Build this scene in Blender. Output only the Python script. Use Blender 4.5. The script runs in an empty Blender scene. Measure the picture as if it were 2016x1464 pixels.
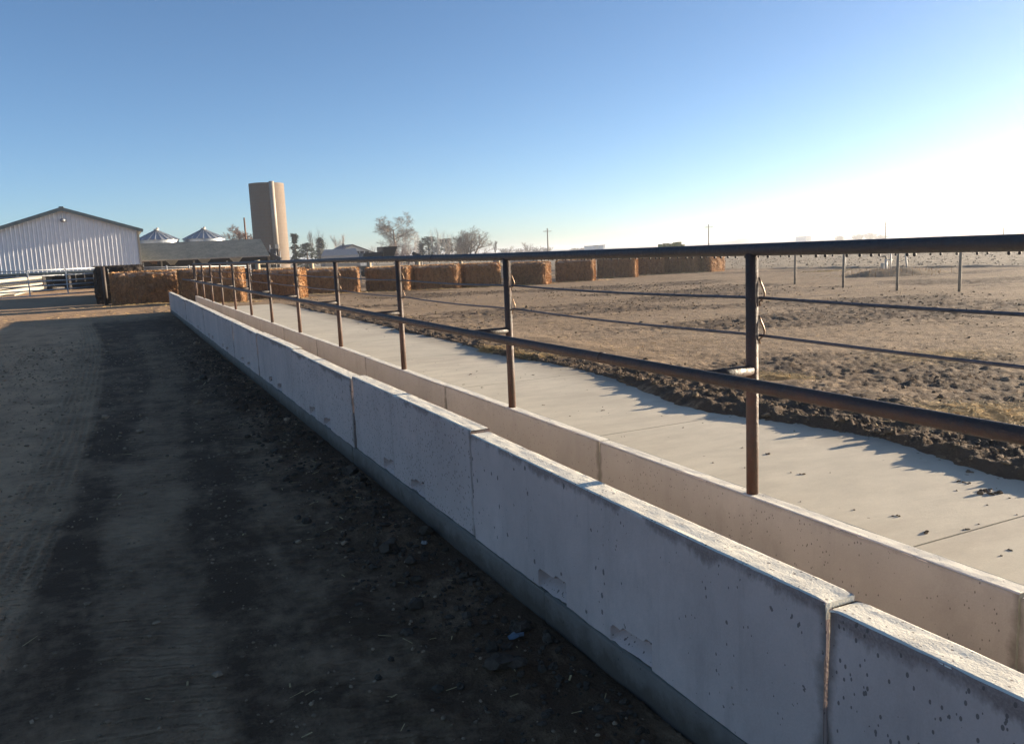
import bpy, bmesh, math, random
import numpy as np
from mathutils import Vector, Matrix
R=math.radians
sc=bpy.context.scene
COL=sc.collection

# ------------------------------------------------------------------ camera
CAMZ=1.72; W,H=2016,1464; FPX=1599.23
PITCH,ROLL,YAW=0.145641,-0.042557,0.446612
def _basis(p,r,y):
    f=np.array([math.sin(y)*math.cos(p),math.cos(y)*math.cos(p),-math.sin(p)])
    rt=np.array([math.cos(y),-math.sin(y),0.]); up=np.cross(rt,f)
    return math.cos(r)*rt+math.sin(r)*up, -math.sin(r)*rt+math.cos(r)*up, f
RT,UP,FW=_basis(PITCH,ROLL,YAW)
cam=bpy.data.objects.new('camera',bpy.data.cameras.new('camera')); COL.objects.link(cam)
cam.data.sensor_width=36; cam.data.lens=36*FPX/W; cam.data.clip_start=.05; cam.data.clip_end=20000
m=Matrix.Identity(4)
for i in range(3):
    m[i][0]=RT[i]; m[i][1]=UP[i]; m[i][2]=-FW[i]
m[2][3]=CAMZ
cam.matrix_world=m; sc.camera=cam
# ------------------------------------------------------------------ world, sun, exposure
SUN_H,SUN_E=92.0,8.2            # heading of the sun clockwise from +Y, elevation
w=bpy.data.worlds.new('World'); sc.world=w; w.use_nodes=True
nt=w.node_tree; nt.nodes.clear()
sky=nt.nodes.new('ShaderNodeTexSky'); sky.sky_type='NISHITA'; sky.sun_disc=False
sky.sun_elevation=R(SUN_E); sky.sun_rotation=R(SUN_H); sky.altitude=800; sky.air_density=0.70; sky.dust_density=0.75; sky.ozone_density=2.4
bg=nt.nodes.new('ShaderNodeBackground'); bg.inputs[1].default_value=0.05
wo=nt.nodes.new('ShaderNodeOutputWorld')
nt.links.new(sky.outputs[0],bg.inputs[0]); nt.links.new(bg.outputs[0],wo.inputs[0])
sl=bpy.data.lights.new('sun','SUN'); sl.energy=4.5; sl.angle=R(.6); sl.color=(1,.83,.62)
so=bpy.data.objects.new('sun',sl); COL.objects.link(so)
sd=Vector((math.sin(R(SUN_H))*math.cos(R(SUN_E)),math.cos(R(SUN_H))*math.cos(R(SUN_E)),math.sin(R(SUN_E))))
so.rotation_euler=sd.to_track_quat('Z','Y').to_euler(); so.location=(20,0,20)
sc.view_settings.view_transform='Standard'; sc.view_settings.look='None'
sc.view_settings.exposure=2.12; sc.view_settings.gamma=1
sc.render.engine='CYCLES'
sc.cycles.volume_bounces=1; sc.cycles.max_bounces=6

# ------------------------------------------------------------------ helpers
def ray(px,py): return (px-W/2)/FPX*RT-(py-H/2)/FPX*UP+FW
CP=np.array([0,0,CAMZ])
def at(px,py,D): return CP+ray(px,py)*D
def atX(px,py,X): d=ray(px,py); return CP+d*(X/d[0])
def atY(px,py,Y): d=ray(px,py); return CP+d*(Y/d[1])
def _h(ix,iy,s):
    n=(ix*374761393+iy*668265263+s*974634777)&0xffffffff
    n=((n^(n>>13))*1274126177)&0xffffffff
    n=(n^(n>>16))&0xffffffff
    return n/4294967295.0
def vn(x,y,s=0):
    x=np.asarray(x,float); y=np.asarray(y,float)
    ix=np.floor(x).astype(np.int64); iy=np.floor(y).astype(np.int64); fx=x-ix; fy=y-iy
    fx=fx*fx*(3-2*fx); fy=fy*fy*(3-2*fy)
    a=_h(ix,iy,s);b=_h(ix+1,iy,s);c=_h(ix,iy+1,s);d=_h(ix+1,iy+1,s)
    return (a*(1-fx)+b*fx)*(1-fy)+(c*(1-fx)+d*fx)*fy
def fbm(x,y,s=0,o=4,g=.5):
    v=0;a=1;t=0
    for i in range(o):
        v=v+a*vn(x*2**i+i*17.3,y*2**i-i*9.1,s+i); t+=a; a*=g
    return v/t*2-1
def sm(a,b,x):
    t=np.clip((np.asarray(x,float)-a)/(b-a),0,1); return t*t*(3-2*t)

class MB:
    def __init__(s): s.v=[]; s.f=[]; s.mi=[]
    def add(s,vs,fs,mi=0):
        o=len(s.v); s.v.extend([tuple(map(float,p)) for p in vs]); s.f.extend([tuple(i+o for i in f) for f in fs]); s.mi.extend([mi]*len(fs)); return s
    def box(s,x0,x1,y0,y1,z0,z1,M=None,mi=0):
        vs=[(x0,y0,z0),(x1,y0,z0),(x1,y1,z0),(x0,y1,z0),(x0,y0,z1),(x1,y0,z1),(x1,y1,z1),(x0,y1,z1)]
        if M is not None: vs=[tuple(M@Vector(v)) for v in vs]
        return s.add(vs,[(0,3,2,1),(4,5,6,7),(0,1,5,4),(1,2,6,5),(2,3,7,6),(3,0,4,7)],mi)
    def tube(s,pts,rad,n=12,cap=True,mi=0):
        pts=[np.array(p,float) for p in pts]; k=len(pts)
        rr=[rad]*k if np.isscalar(rad) else list(rad)
        o=len(s.v); prev=None
        for i,p in enumerate(pts):
            t=(pts[min(i+1,k-1)]-pts[max(i-1,0)]); t=t/(np.linalg.norm(t)+1e-12)
            if prev is None:
                a=np.array([0,0,1.]) if abs(t[2])<.9 else np.array([1.,0,0])
                u=np.cross(t,a)
            else: u=prev-t*np.dot(prev,t)
            u=u/(np.linalg.norm(u)+1e-12); prev=u; vv=np.cross(t,u)
            for j in range(n):
                th=2*math.pi*j/n
                s.v.append(tuple(p+rr[i]*(math.cos(th)*u+math.sin(th)*vv)))
        for i in range(k-1):
            for j in range(n):
                a=o+i*n+j;b=o+i*n+(j+1)%n; s.f.append((a,b,b+n,a+n)); s.mi.append(mi)
        if cap:
            s.f.append(tuple(o+j for j in range(n))[::-1]); s.mi.append(mi)
            s.f.append(tuple(o+(k-1)*n+j for j in range(n))); s.mi.append(mi)
        return s
    def beam(s,a,b,wd,ht,mi=0):
        a=np.array(a,float);b=np.array(b,float);t=b-a;t/=np.linalg.norm(t)
        up=np.array([0,0,1.]) if abs(t[2])<.95 else np.array([1.,0,0])
        u=np.cross(t,up);u/=np.linalg.norm(u);v=np.cross(u,t)
        vs=[]
        for p in (a,b):
            for su,sv in ((-1,-1),(1,-1),(1,1),(-1,1)): vs.append(p+u*su*wd/2+v*sv*ht/2)
        return s.add(vs,[(0,3,2,1),(4,5,6,7),(0,1,5,4),(1,2,6,5),(2,3,7,6),(3,0,4,7)],mi)
    def ball(s,c,r,n=5,sq=(1,1,1)):
        vs=[];fs=[];k=n*2
        for i in range(n+1):
            ph=math.pi*i/n
            for j in range(k):
                th=2*math.pi*j/k
                vs.append((c[0]+r*sq[0]*math.sin(ph)*math.cos(th),c[1]+r*sq[1]*math.sin(ph)*math.sin(th),c[2]+r*sq[2]*math.cos(ph)))
        for i in range(n):
            for j in range(k):
                a=i*k+j;b=i*k+(j+1)%k; fs.append((a,a+k,b+k,b))
        return s.add(vs,fs)
    def build(s,name,mat,parent=None,smooth=False,loc=None):
        me=bpy.data.meshes.new(name)
        vs=s.v
        if loc is not None: vs=[(x-loc[0],y-loc[1],z-loc[2]) for x,y,z in vs]
        me.from_pydata(vs,[],s.f)
        for mm in (mat if isinstance(mat,(list,tuple)) else [mat]): me.materials.append(mm)
        if any(s.mi): me.polygons.foreach_set('material_index',s.mi)
        if smooth: me.polygons.foreach_set('use_smooth',[True]*len(me.polygons))
        me.update()
        o=bpy.data.objects.new(name,me); COL.objects.link(o)
        if loc is not None and parent is None: o.location=loc
        if parent is not None:
            o.parent=parent
            if loc is not None: o.location=Vector(loc)-Vector(parent.location)
        return o
def tag(o,label=None,cat=None,group=None,kind=None):
    for k,v in (('label',label),('category',cat),('group',group),('kind',kind)):
        if v: o[k]=v
    return o
def empty(name,loc=(0,0,0),rz=0):
    o=bpy.data.objects.new(name,None); o.empty_display_size=.2; COL.objects.link(o); o.location=loc; o.rotation_euler=(0,0,rz); return o
def part(mb,name,mat,root,smooth=False):
    "mesh given in world coordinates, made a child of a root standing at root.location (no rotation)"
    l=tuple(root.location) if root.parent is None else None
    if l is None:
        me_o=mb.build(name,mat,None,smooth); pl=root.parent.location
        me_o.data.transform(Matrix.Translation(-(Vector(pl)+Vector(root.location)))); me_o.parent=root; return me_o
    o=mb.build(name,mat,None,smooth); o.data.transform(Matrix.Translation(-Vector(l))); o.parent=root; return o

# ------------------------------------------------------------------ materials
class Mat:
    def __init__(s,name,rough=.85,metal=0,spec=.3):
        s.m=bpy.data.materials.new(name); s.m.use_nodes=True; s.nt=s.m.node_tree; s.b=s.nt.nodes['Principled BSDF']
        s.b.inputs['Roughness'].default_value=rough; s.b.inputs['Metallic'].default_value=metal; s.b.inputs['Specular IOR Level'].default_value=spec
        s.tc=s.n('ShaderNodeTexCoord'); s.co=s.tc.outputs['Object']
    def n(s,t,**k):
        x=s.nt.nodes.new(t)
        for a,v in k.items(): setattr(x,a,v)
        return x
    def l(s,a,b): s.nt.links.new(a,b)
    def inp(s,sock,v):
        if hasattr(v,'links') or isinstance(v,bpy.types.NodeSocket): s.l(v,sock)
        else: sock.default_value=v
    def geo(s): s.co=s.n('ShaderNodeNewGeometry').outputs['Position']; return s
    def mapn(s,scale=(1,1,1),rot=(0,0,0),loc=(0,0,0)):
        x=s.n('ShaderNodeMapping'); s.l(s.co,x.inputs[0]); x.inputs['Scale'].default_value=scale; x.inputs['Rotation'].default_value=rot; x.inputs['Location'].default_value=loc; return x.outputs[0]
    def noise(s,sc_,det=4,ro=.55,co=None,dist=0):
        x=s.n('ShaderNodeTexNoise'); s.l(co or s.co,x.inputs['Vector']); x.inputs['Scale'].default_value=sc_; x.inputs['Detail'].default_value=det; x.inputs['Roughness'].default_value=ro; x.inputs['Distortion'].default_value=dist; return x.outputs['Fac']
    def vor(s,sc_,co=None,feat='F1',rnd=1):
        x=s.n('ShaderNodeTexVoronoi'); x.feature=feat; s.l(co or s.co,x.inputs['Vector']); x.inputs['Scale'].default_value=sc_; x.inputs['Randomness'].default_value=rnd; return x
    def rng(s,v,a,b,c=0,d=1):
        x=s.n('ShaderNodeMapRange'); s.inp(x.inputs[0],v); x.inputs[1].default_value=a; x.inputs[2].default_value=b; x.inputs[3].default_value=c; x.inputs[4].default_value=d; return x.outputs[0]
    def math(s,op,a,b=0.0,c=None):
        x=s.n('ShaderNodeMath',operation=op); s.inp(x.inputs[0],a); s.inp(x.inputs[1],b)
        if c is not None: s.inp(x.inputs[2],c)
        return x.outputs[0]
    def mix(s,f,a,b,mode='MIX'):
        x=s.n('ShaderNodeMix',data_type='RGBA',blend_type=mode)
        s.inp(x.inputs['Factor'],f)
        for nm,v in ((6,a),(7,b)):
            if isinstance(v,tuple) and len(v)==3: v=v+(1,)
            s.inp(x.inputs[nm],v)
        return x.outputs[2]
    def attr(s,n):
        x=s.n('ShaderNodeAttribute'); x.attribute_name=n; return x.outputs['Fac']
    def sep(s,v=None):
        x=s.n('ShaderNodeSeparateXYZ'); s.l(v or s.co,x.inputs[0]); return x.outputs
    def bump(s,h,st=.5,d=.02,prev=None):
        x=s.n('ShaderNodeBump'); s.l(h,x.inputs['Height']); s.inp(x.inputs['Strength'],st); x.inputs['Distance'].default_value=d
        if prev is not None: s.l(prev,x.inputs['Normal'])
        return x.outputs[0]
    def col(s,c):
        if isinstance(c,tuple) and len(c)==3: c=c+(1,)
        s.inp(s.b.inputs['Base Color'],c); return s
    def rough(s,v): s.inp(s.b.inputs['Roughness'],v); return s
    def nor(s,v): s.l(v,s.b.inputs['Normal']); return s

def simple(name,c,rough=.8,metal=0,var=.25,sc_=3,bump=0,spec=.3):
    M=Mat(name,rough,metal,spec); n=M.noise(sc_,5,.6)
    d=tuple(x*(1-var) for x in c); l=tuple(min(1,x*(1+var)) for x in c)
    M.col(M.mix(M.rng(n,.3,.7),d,l))
    if bump: M.nor(M.bump(M.noise(sc_*4,5),.6,bump))
    return M.m

def concrete(name,base,streak=.5,stain_top=0.0,holes=1.0,dirt=0):
    M=Mat(name,.85); M.geo()
    n1=M.noise(1.3,6,.6); n2=M.noise(9,5,.6); n3=M.noise(140,3,.6)
    c=M.mix(M.rng(n1,.3,.7),tuple(x*.84 for x in base),tuple(x*1.1 for x in base))
    c=M.mix(M.rng(n2,.35,.75,0,.35),c,tuple(x*.72 for x in base))
    c=M.mix(M.rng(n3,.3,.7,0,.16),c,tuple(x*.5 for x in base))
    lt=M.noise(.42,3,.6,co=M.mapn((1,1,.25),loc=(0,9,0))); c=M.mix(M.rng(lt,.38,.62,.0,.30),c,tuple(x*.62 for x in base))
    bl_=M.noise(3.2,7,.72,co=M.mapn((1,1,.55),loc=(2,1,5))); c=M.mix(M.rng(bl_,.52,.66,0,.32),c,tuple(x*.55 for x in base))
    # run-down streaks
    st=M.noise(5,5,.6,co=M.mapn((1,2.2,.22)))
    c=M.mix(M.rng(st,.56,.8,0,.55*streak),c,tuple(x*.5 for x in base))
    # pale efflorescence
    ef=M.noise(2.6,5,.7,co=M.mapn((1,1,.6),loc=(3,7,2)))
    c=M.mix(M.rng(ef,.58,.8,0,.35),c,tuple(min(1,x*1.35) for x in base))
    if stain_top:
        zt_=M.attr('below'); ed=M.noise(.9,3,.5,co=M.mapn((1,1,.05),loc=(0,3.1,0))); e2=M.noise(9,5,.7,co=M.mapn((1,1,.5)))
        lim=M.math('ADD',M.rng(ed,.36,.60,.0,.050*stain_top),M.rng(e2,.3,.7,-.022*stain_top,.034*stain_top))
        f=M.math('LESS_THAN',zt_,lim)
        sf=M.n('ShaderNodeMapRange'); M.l(M.math('SUBTRACT',lim,zt_),sf.inputs[0]); sf.inputs[1].default_value=-.006; sf.inputs[2].default_value=.022; sf.inputs[3].default_value=0; sf.inputs[4].default_value=.72
        c=M.mix(M.math('MULTIPLY',sf.outputs[0],M.rng(n3,.25,.6,.65,1)),c,(base[0]*.26,base[1]*.22,base[2]*.2))
        jn=M.attr('joint')
        c=M.mix(M.rng(M.math('ADD',jn,M.math('MULTIPLY',M.math('SUBTRACT',n2,.5),.10)),.002,.030,.75,0),c,(base[0]*.3,base[1]*.3,base[2]*.28))
    # paler top faces
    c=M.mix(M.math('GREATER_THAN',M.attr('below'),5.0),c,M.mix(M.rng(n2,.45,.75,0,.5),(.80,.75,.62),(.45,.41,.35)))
    # air holes
    dn_=M.n('ShaderNodeTexNoise'); M.l(M.co,dn_.inputs['Vector']); dn_.inputs['Scale'].default_value=90
    vm=M.n('ShaderNodeVectorMath',operation='MULTIPLY_ADD'); M.l(dn_.outputs['Color'],vm.inputs[0]); vm.inputs[1].default_value=(.012,.012,.012); M.l(M.mapn((1,1,.7)),vm.inputs[2])
    vo=M.vor(26,co=vm.outputs[0]); rs=M.n('ShaderNodeSeparateColor'); M.l(vo.outputs['Color'],rs.inputs[0])
    clus=M.rng(M.noise(1.1,3),.32,.52)
    size=M.math('MULTIPLY',M.math('MULTIPLY',M.rng(rs.outputs[0],.30,1,0,.25),clus),holes)
    hole=M.math('LESS_THAN',vo.outputs['Distance'],size)
    vo2=M.vor(70,co=M.mapn((1,1,.6))); r2=M.n('ShaderNodeSeparateColor'); M.l(vo2.outputs['Color'],r2.inputs[0])
    hole2=M.math('LESS_THAN',vo2.outputs['Distance'],M.math('MULTIPLY',M.rng(r2.outputs[0],.30,1,0,.30),holes))
    hh=M.math('MAXIMUM',hole,hole2)
    c=M.mix(M.math('MULTIPLY',hh,.8),c,tuple(x*.2 for x in base))
    if dirt: c=M.mix(M.rng(M.math('ADD',M.attr('below'),M.math('MULTIPLY',M.math('SUBTRACT',M.noise(7,6,.7),.5),.22)),.03,.10,0,dirt),c,(.075,.055,.038))
    M.col(c)
    b=M.bump(n3,.35,.004); b=M.bump(M.math('MULTIPLY',hh,-1),.6,.006,b); b=M.bump(n2,.25,.01,b)
    M.nor(b); return M.m
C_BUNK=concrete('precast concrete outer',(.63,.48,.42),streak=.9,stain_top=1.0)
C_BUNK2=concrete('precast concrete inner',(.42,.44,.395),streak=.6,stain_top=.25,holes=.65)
C_FOOT=concrete('footing concrete',(.20,.165,.14),streak=.6,holes=.4,dirt=.8)

def slabmat():
    M=Mat('broomed slab concrete',.8); M.geo()
    base=(.60,.535,.415)
    n1=M.noise(.8,6,.6); n2=M.noise(6,6,.65,co=M.mapn((.45,1,1))); n3=M.noise(90,3)
    c=M.mix(M.rng(n1,.3,.7),tuple(x*.86 for x in base),tuple(x*1.08 for x in base))
    c=M.mix(M.rng(n2,.40,.70,0,.55),c,tuple(x*.70 for x in base)); n4=M.noise(2.3,6,.7,co=M.mapn((.35,1,1),rot=(0,0,.5))); c=M.mix(M.rng(n4,.5,.7,0,.45),c,(.40,.33,.25)); c=M.mix(M.rng(n3,.3,.75,0,.25),c,tuple(x*.6 for x in base))
    sp=M.vor(9); rs=M.n('ShaderNodeSeparateColor'); M.l(sp.outputs['Color'],rs.inputs[0])
    c=M.mix(M.math('MULTIPLY',M.math('LESS_THAN',sp.outputs['Distance'],M.rng(rs.outputs[0],.75,1,0,.12)),.6),c,(.10,.08,.06))
    # soil dust towards the outer edge
    x=M.sep()
    e=M.math('ADD',x[0],M.math('MULTIPLY',M.noise(1.6,5),.7))
    c=M.mix(M.rng(e,4.75,5.25,0,.6),c,(.16,.125,.09))
    # sawn joints
    M.col(c)
    br=M.n('ShaderNodeTexWave'); M.l(M.mapn((1,1,1)),br.inputs[0]); br.bands_direction='Y'; br.inputs['Scale'].default_value=38; br.inputs['Distortion'].default_value=2.5; br.inputs['Detail'].default_value=3
    b=M.bump(br.outputs['Fac'],.16,.003); b=M.bump(n3,.25,.003,b); b=M.bump(n2,.3,.01,b); M.nor(b); return M.m
C_SLAB=slabmat()

def groundmat():
    M=Mat('soil',.95,spec=.15); M.geo()
    dry=M.attr('dry'); pen=M.attr('pen'); fld=M.attr('field'); trk=M.attr('trk'); tv=M.attr('tv'); stw=M.attr('straw')
    n0=M.noise(.35,5,.6); n1=M.noise(2.2,7,.62); n2=M.noise(14,6,.65); n3=M.noise(70,4,.6)
    d=M.math('ADD',dry,M.rng(n1,.3,.7,-.28,.28))
    d=M.math('ADD',d,M.rng(n2,.3,.7,-.16,.16)); d=M.math('ADD',d,M.rng(n3,.3,.7,-.10,.10))
    lb_=M.noise(2.6,7,.7,co=M.mapn((1,.35,1))); d=M.math('ADD',d,M.rng(lb_,.38,.66,-.16,.2))
    py_=M.sep(); lph=M.math('ADD',M.math('ADD',M.math('MULTIPLY',py_[1],62.0),M.math('MULTIPLY',py_[0],22.0)),M.math('MULTIPLY',n1,9.0)); lug0=M.math('MULTIPLY',M.math('SINE',lph),trk)
    d=M.math('ADD',d,M.math('MULTIPLY',lug0,.07))  # tread crests lightened, painting the shading of their relief
    ds=M.attr('dst'); rib=M.math('SINE',M.math('ADD',M.math('MULTIPLY',ds,88.0),M.math('MULTIPLY',M.noise(3,3),3.0)))
    rm=M.math('MULTIPLY',M.math('MULTIPLY',M.rng(ds,-.02,.03),M.rng(ds,.36,.50,1,0)),M.rng(M.noise(1.6,4,.6,co=M.mapn((1,1,1),loc=(5,5,0))),.38,.58))
    ribm=M.math('MULTIPLY',rib,rm); d=M.math('ADD',d,M.math('MULTIPLY',ribm,.13))
    wet=(.112,.066,.036); dry_sun_c=(.58,.37,.21)  # dry tone also carries the sunlight of the far strip
    c=M.mix(M.rng(d,.0,1),wet,dry_sun_c)
    # pen soil: tan crust with dark patches painted for the shadows of clods
    chn_sh=M.attr('churn_shade')
    pc=M.mix(M.rng(n1,.35,.65),(.275,.20,.13),(.175,.125,.08))
    pc=M.mix(M.rng(n0,.4,.7,0,.5),pc,(.31,.24,.17))
    ck=M.noise(5,8,.75,co=M.mapn((.55,1,1))); ck2=M.noise(1.4,6,.7,co=M.mapn((.5,1.3,1),loc=(4,2,0)))
    th=M.math('ADD',M.math('MULTIPLY',ck,.6),M.math('MULTIPLY',ck2,.4))
    th=M.math('ADD',th,M.math('MULTIPLY',chn_sh,.12))
    pc=M.mix(M.rng(th,.54,.60,0,.82),pc,(.075,.052,.036))
    fx=M.noise(60,3,.6,co=M.mapn((.4,1,1)))
    pc=M.mix(M.rng(fx,.66,.72,0,.4),pc,(.42,.33,.2))
    c=M.mix(pen,c,pc)
    fc=M.mix(M.rng(M.noise(1.2,6,.7,co=M.mapn((.35,1.2,1))),.4,.62),(.20,.165,.12),(.36,.30,.22))
    fc=M.mix(M.rng(M.noise(9,5,.7,co=M.mapn((.5,1,1))),.58,.68,0,.7),fc,(.5,.43,.32))
    c=M.mix(fld,c,fc)
    c=M.mix(M.math('MULTIPLY',stw,M.rng(n2,.3,.5)),c,(.60,.43,.20))
    # straw flecks and small stones
    vs=M.vor(30,co=M.mapn((1,.35,1),rot=(0,0,.6))); rs=M.n('ShaderNodeSeparateColor'); M.l(vs.outputs['Color'],rs.inputs[0])
    c=M.mix(M.math('MULTIPLY',M.math('LESS_THAN',vs.outputs['Distance'],M.rng(rs.outputs[0],.93,1,0,.15)),.7),c,(.26,.21,.15))
    c=M.mix(M.rng(n3,.3,.7,0,.22),c,(.03,.022,.016),'MIX')
    M.col(c)
    lug=M.math('SINE',lph)
    lug=M.math('MULTIPLY',M.math('MAXIMUM',lug,-.1),trk)
    b=M.bump(lug,1.0,.03); b=M.bump(ribm,.9,.02,b); b=M.bump(n2,.85,.04,b); b=M.bump(n3,.8,.015,b); b=M.bump(M.noise(30,5,.7),.6,.02,b)
    M.nor(b); return M.m
SOIL=groundmat()

def pipemat(name,dark,rust,rf,rough=.5):
    M=Mat(name,rough,.0,.5); M.geo()
    n1=M.noise(6,6,.7); n2=M.noise(45,5,.7); z=M.attr('low')
    f=M.math('ADD',M.rng(n1,.35,.65,0,.5),M.math('MULTIPLY',z,rf)); f=M.math('ADD',f,M.rng(n2,.3,.7,-.3,.3))
    f=M.math('ADD',f,M.rng(M.noise(1.7,5,.7),.4,.65,-.15,.45)); c=M.mix(M.rng(f,.2,1.1),dark,rust)
    c=M.mix(M.rng(n2,.66,.74,0,.5),c,(.22,.2,.19))
    M.col(c); M.rough(M.rng(n2,.3,.7,rough-.12,rough+.2)); M.nor(M.bump(n2,.8,.006,M.bump(M.noise(160,3),.5,.002))); return M.m
P_POST=pipemat('rusty drill pipe',(.034,.024,.018),(.088,.044,.027),.55,.62)
P_RAIL=pipemat('weathered dark pipe',(.034,.034,.036),(.055,.043,.037),.1,.55)
P_MID=pipemat('brown weathered pipe',(.022,.018,.016),(.066,.037,.027),.3,.58)
GALV=simple('galvanised steel',(.28,.285,.29),.5,.5,.2,8)
GATEM=simple('bright galvanised gate pipe',(.48,.49,.50),.5,.3,.15,8)
CABLE=simple('twisted steel cable',(.095,.095,.105),.5,.6,.3,30)
HOOK=simple('rusty hook rod',(.20,.13,.08),.4,.5,.4,40)

def strawmat(name,a,b,dk,frost=0):
    M=Mat(name,.9,spec=.15); M.geo()
    n1=M.noise(.9,5,.65); n2=M.noise(9,7,.75,co=M.mapn((1,1,.45))); n3=M.noise(45,5,.75)
    c=M.mix(M.rng(n1,.35,.65),a,b); c=M.mix(M.rng(n2,.42,.66,0,.75),c,dk)
    c=M.mix(M.rng(n3,.54,.72,0,.75),c,tuple(min(1,x*1.9) for x in a))
    if frost:
        g=M.n('ShaderNodeNewGeometry'); z=M.sep(g.outputs['True Normal'])[2]
        c=M.mix(M.math('MULTIPLY',M.rng(z,.55,.9,0,frost),M.rng(n3,.35,.6)),c,(.52,.47,.40))
    M.col(c); b_=M.bump(n2,.8,.06); M.nor(M.bump(n3,.9,.03,b_)); return M.m
STRAW=strawmat('corn stalk bale',(.37,.205,.10),(.25,.14,.075),(.075,.048,.030),.9)
STRAW_L=simple('loose straw',(.50,.36,.17),.85,0,.35,20)
STRAW_B=simple('bale stalks',(.38,.21,.09),.85,0,.45,9)
WHITE_METAL=simple('white painted steel siding',(.70,.71,.73),.45,0,.05,2,0,.5)
TRIM=simple('dark roof trim',(.09,.12,.13),.5,0,.2,3)
ROOF_G=None
def roofmat():
    M=Mat('weathered galvanised roofing',.6,.0,.4); 
    n1=M.noise(.9,5,.6,co=M.mapn((1,1,.35))); n2=M.noise(3.6,6,.75,co=M.mapn((1,1,.12)))
    c=M.mix(M.rng(n1,.35,.65),(.20,.20,.16),(.115,.12,.10)); c=M.mix(M.rng(n2,.48,.62,0,.6),c,(.28,.28,.22)); c=M.mix(M.rng(M.noise(5,6,.75,co=M.mapn((1,1,.10))),.52,.64,0,.75),c,(.05,.055,.045))
    M.col(c); return M.m
ROOF_G=roofmat()
DARKIN=simple('near black interior shade',(.012,.012,.014),.9,0,.3,1)  # near-black colour puts the shade of the open interiors into the surface
HOPW=simple('whitewashed hopper steel',(.62,.60,.55),.6,0,.15,2)
HOPO=simple('rust orange hopper steel',(.34,.17,.09),.7,0,.2,2)
def silomat():
    M=Mat('concrete staves',.85)
    br=M.n('ShaderNodeTexBrick'); 
    s=M.sep(); ang=M.n('ShaderNodeMath',operation='ARCTAN2'); M.l(s[1],ang.inputs[0]); M.l(s[0],ang.inputs[1])
    cb=M.n('ShaderNodeCombineXYZ'); M.l(M.math('MULTIPLY',s[2],.5),cb.inputs[0]); M.l(M.math('MULTIPLY',ang.outputs[0],3.0),cb.inputs[1])
    M.l(cb.outputs[0],br.inputs['Vector']); br.inputs['Scale'].default_value=1.6; br.inputs['Mortar Size'].default_value=.03
    br.inputs['Color1'].default_value=(.142,.118,.095,1); br.inputs['Color2'].default_value=(.12,.10,.08,1); br.inputs['Mortar'].default_value=(.15,.105,.075,1)
    n=M.noise(.35,5,.6); c=M.mix(M.rng(n,.4,.7,0,.35),br.outputs['Color'],(.15,.115,.09))
    M.col(c); return M.m
SILO=silomat()
BINM=simple('corrugated bin steel',(.42,.44,.46),.38,.65,.15,1)
WOODP=simple('weathered timber',(.20,.17,.13),.85,0,.3,6,.01)
TREATED=simple('pale treated timber',(.36,.29,.20),.85,0,.2,6)
BARK=simple('bare bark',(.17,.135,.105),.9,0,.25,.7)
BARK_P=simple('pale birch bark',(.42,.38,.34),.9,0,.2,.7)
BARK_R=simple('reddish twigs',(.20,.13,.10),.9,0,.25,.7)
NEEDLE=simple('evergreen needles',(.045,.060,.038),.8,0,.4,1.5)
NEEDLE2=simple('sparse evergreen needles',(.060,.066,.045),.8,0,.4,1.5)
BLACKM=simple('dark painted machinery',(.025,.027,.032),.5,0,.3,2)
RUSTM=simple('rusted machinery',(.13,.07,.045),.8,0,.3,3)
PVC=simple('pale pvc',(.38,.36,.32),.5,0,.1,4)
WHITEP=simple('cream painted panels',(.30,.27,.22),.6,0,.1,4)
PLASTIC=simple('grey blue plastic scrap',(.11,.14,.17),.4,0,.3,20)
CLOD=Mat('dry clod',.95,spec=.1); CLOD.geo(); CLOD.col(CLOD.mix(CLOD.rng(CLOD.noise(12,5),.35,.65),(.10,.075,.052),(.17,.13,.09))); CLOD.nor(CLOD.bump(CLOD.noise(60,4),.7,.01)); CLOD=CLOD.m
CLOD_D=Mat('moist clod',.95,spec=.1); CLOD_D.geo(); CLOD_D.col(CLOD_D.mix(CLOD_D.rng(CLOD_D.noise(12,5),.35,.65),(.055,.040,.028),(.10,.075,.055))); CLOD_D.nor(CLOD_D.bump(CLOD_D.noise(60,4),.7,.01)); CLOD_D=CLOD_D.m
CRUMB=simple('grey crumbs',(.27,.185,.115),.95,0,.7,9)
HOUSE=simple('white clapboard',(.62,.62,.60),.7,0,.08,3)
ROOFH=simple('grey shingles',(.17,.17,.18),.8,0,.2,3)
GREYC=simple('old grey concrete',(.28,.26,.24),.85,0,.2,2)
STACK=simple('greenish hay',(.28,.27,.12),.9,0,.25,2)
HILLM=simple('far fields',(.25,.21,.16),.95,0,.2,.01)

# ------------------------------------------------------------------ bunk profile
def zt(Y):            # top of the fence-side bunk wall
    t=Y/.8-3.3676
    return CAMZ+.8*(-1.37348+.0041938*t-.0000235145*t*t)
LW0,LW1=1.575,1.690    # outer wall faces
RW0,RW1=2.400,2.485    # fence-side wall faces
LOFF=.172
XSLAB=4.95
YEND=29.9
NEAR=-3.33
def zslab(Y): return zt(Y)-.36

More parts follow.
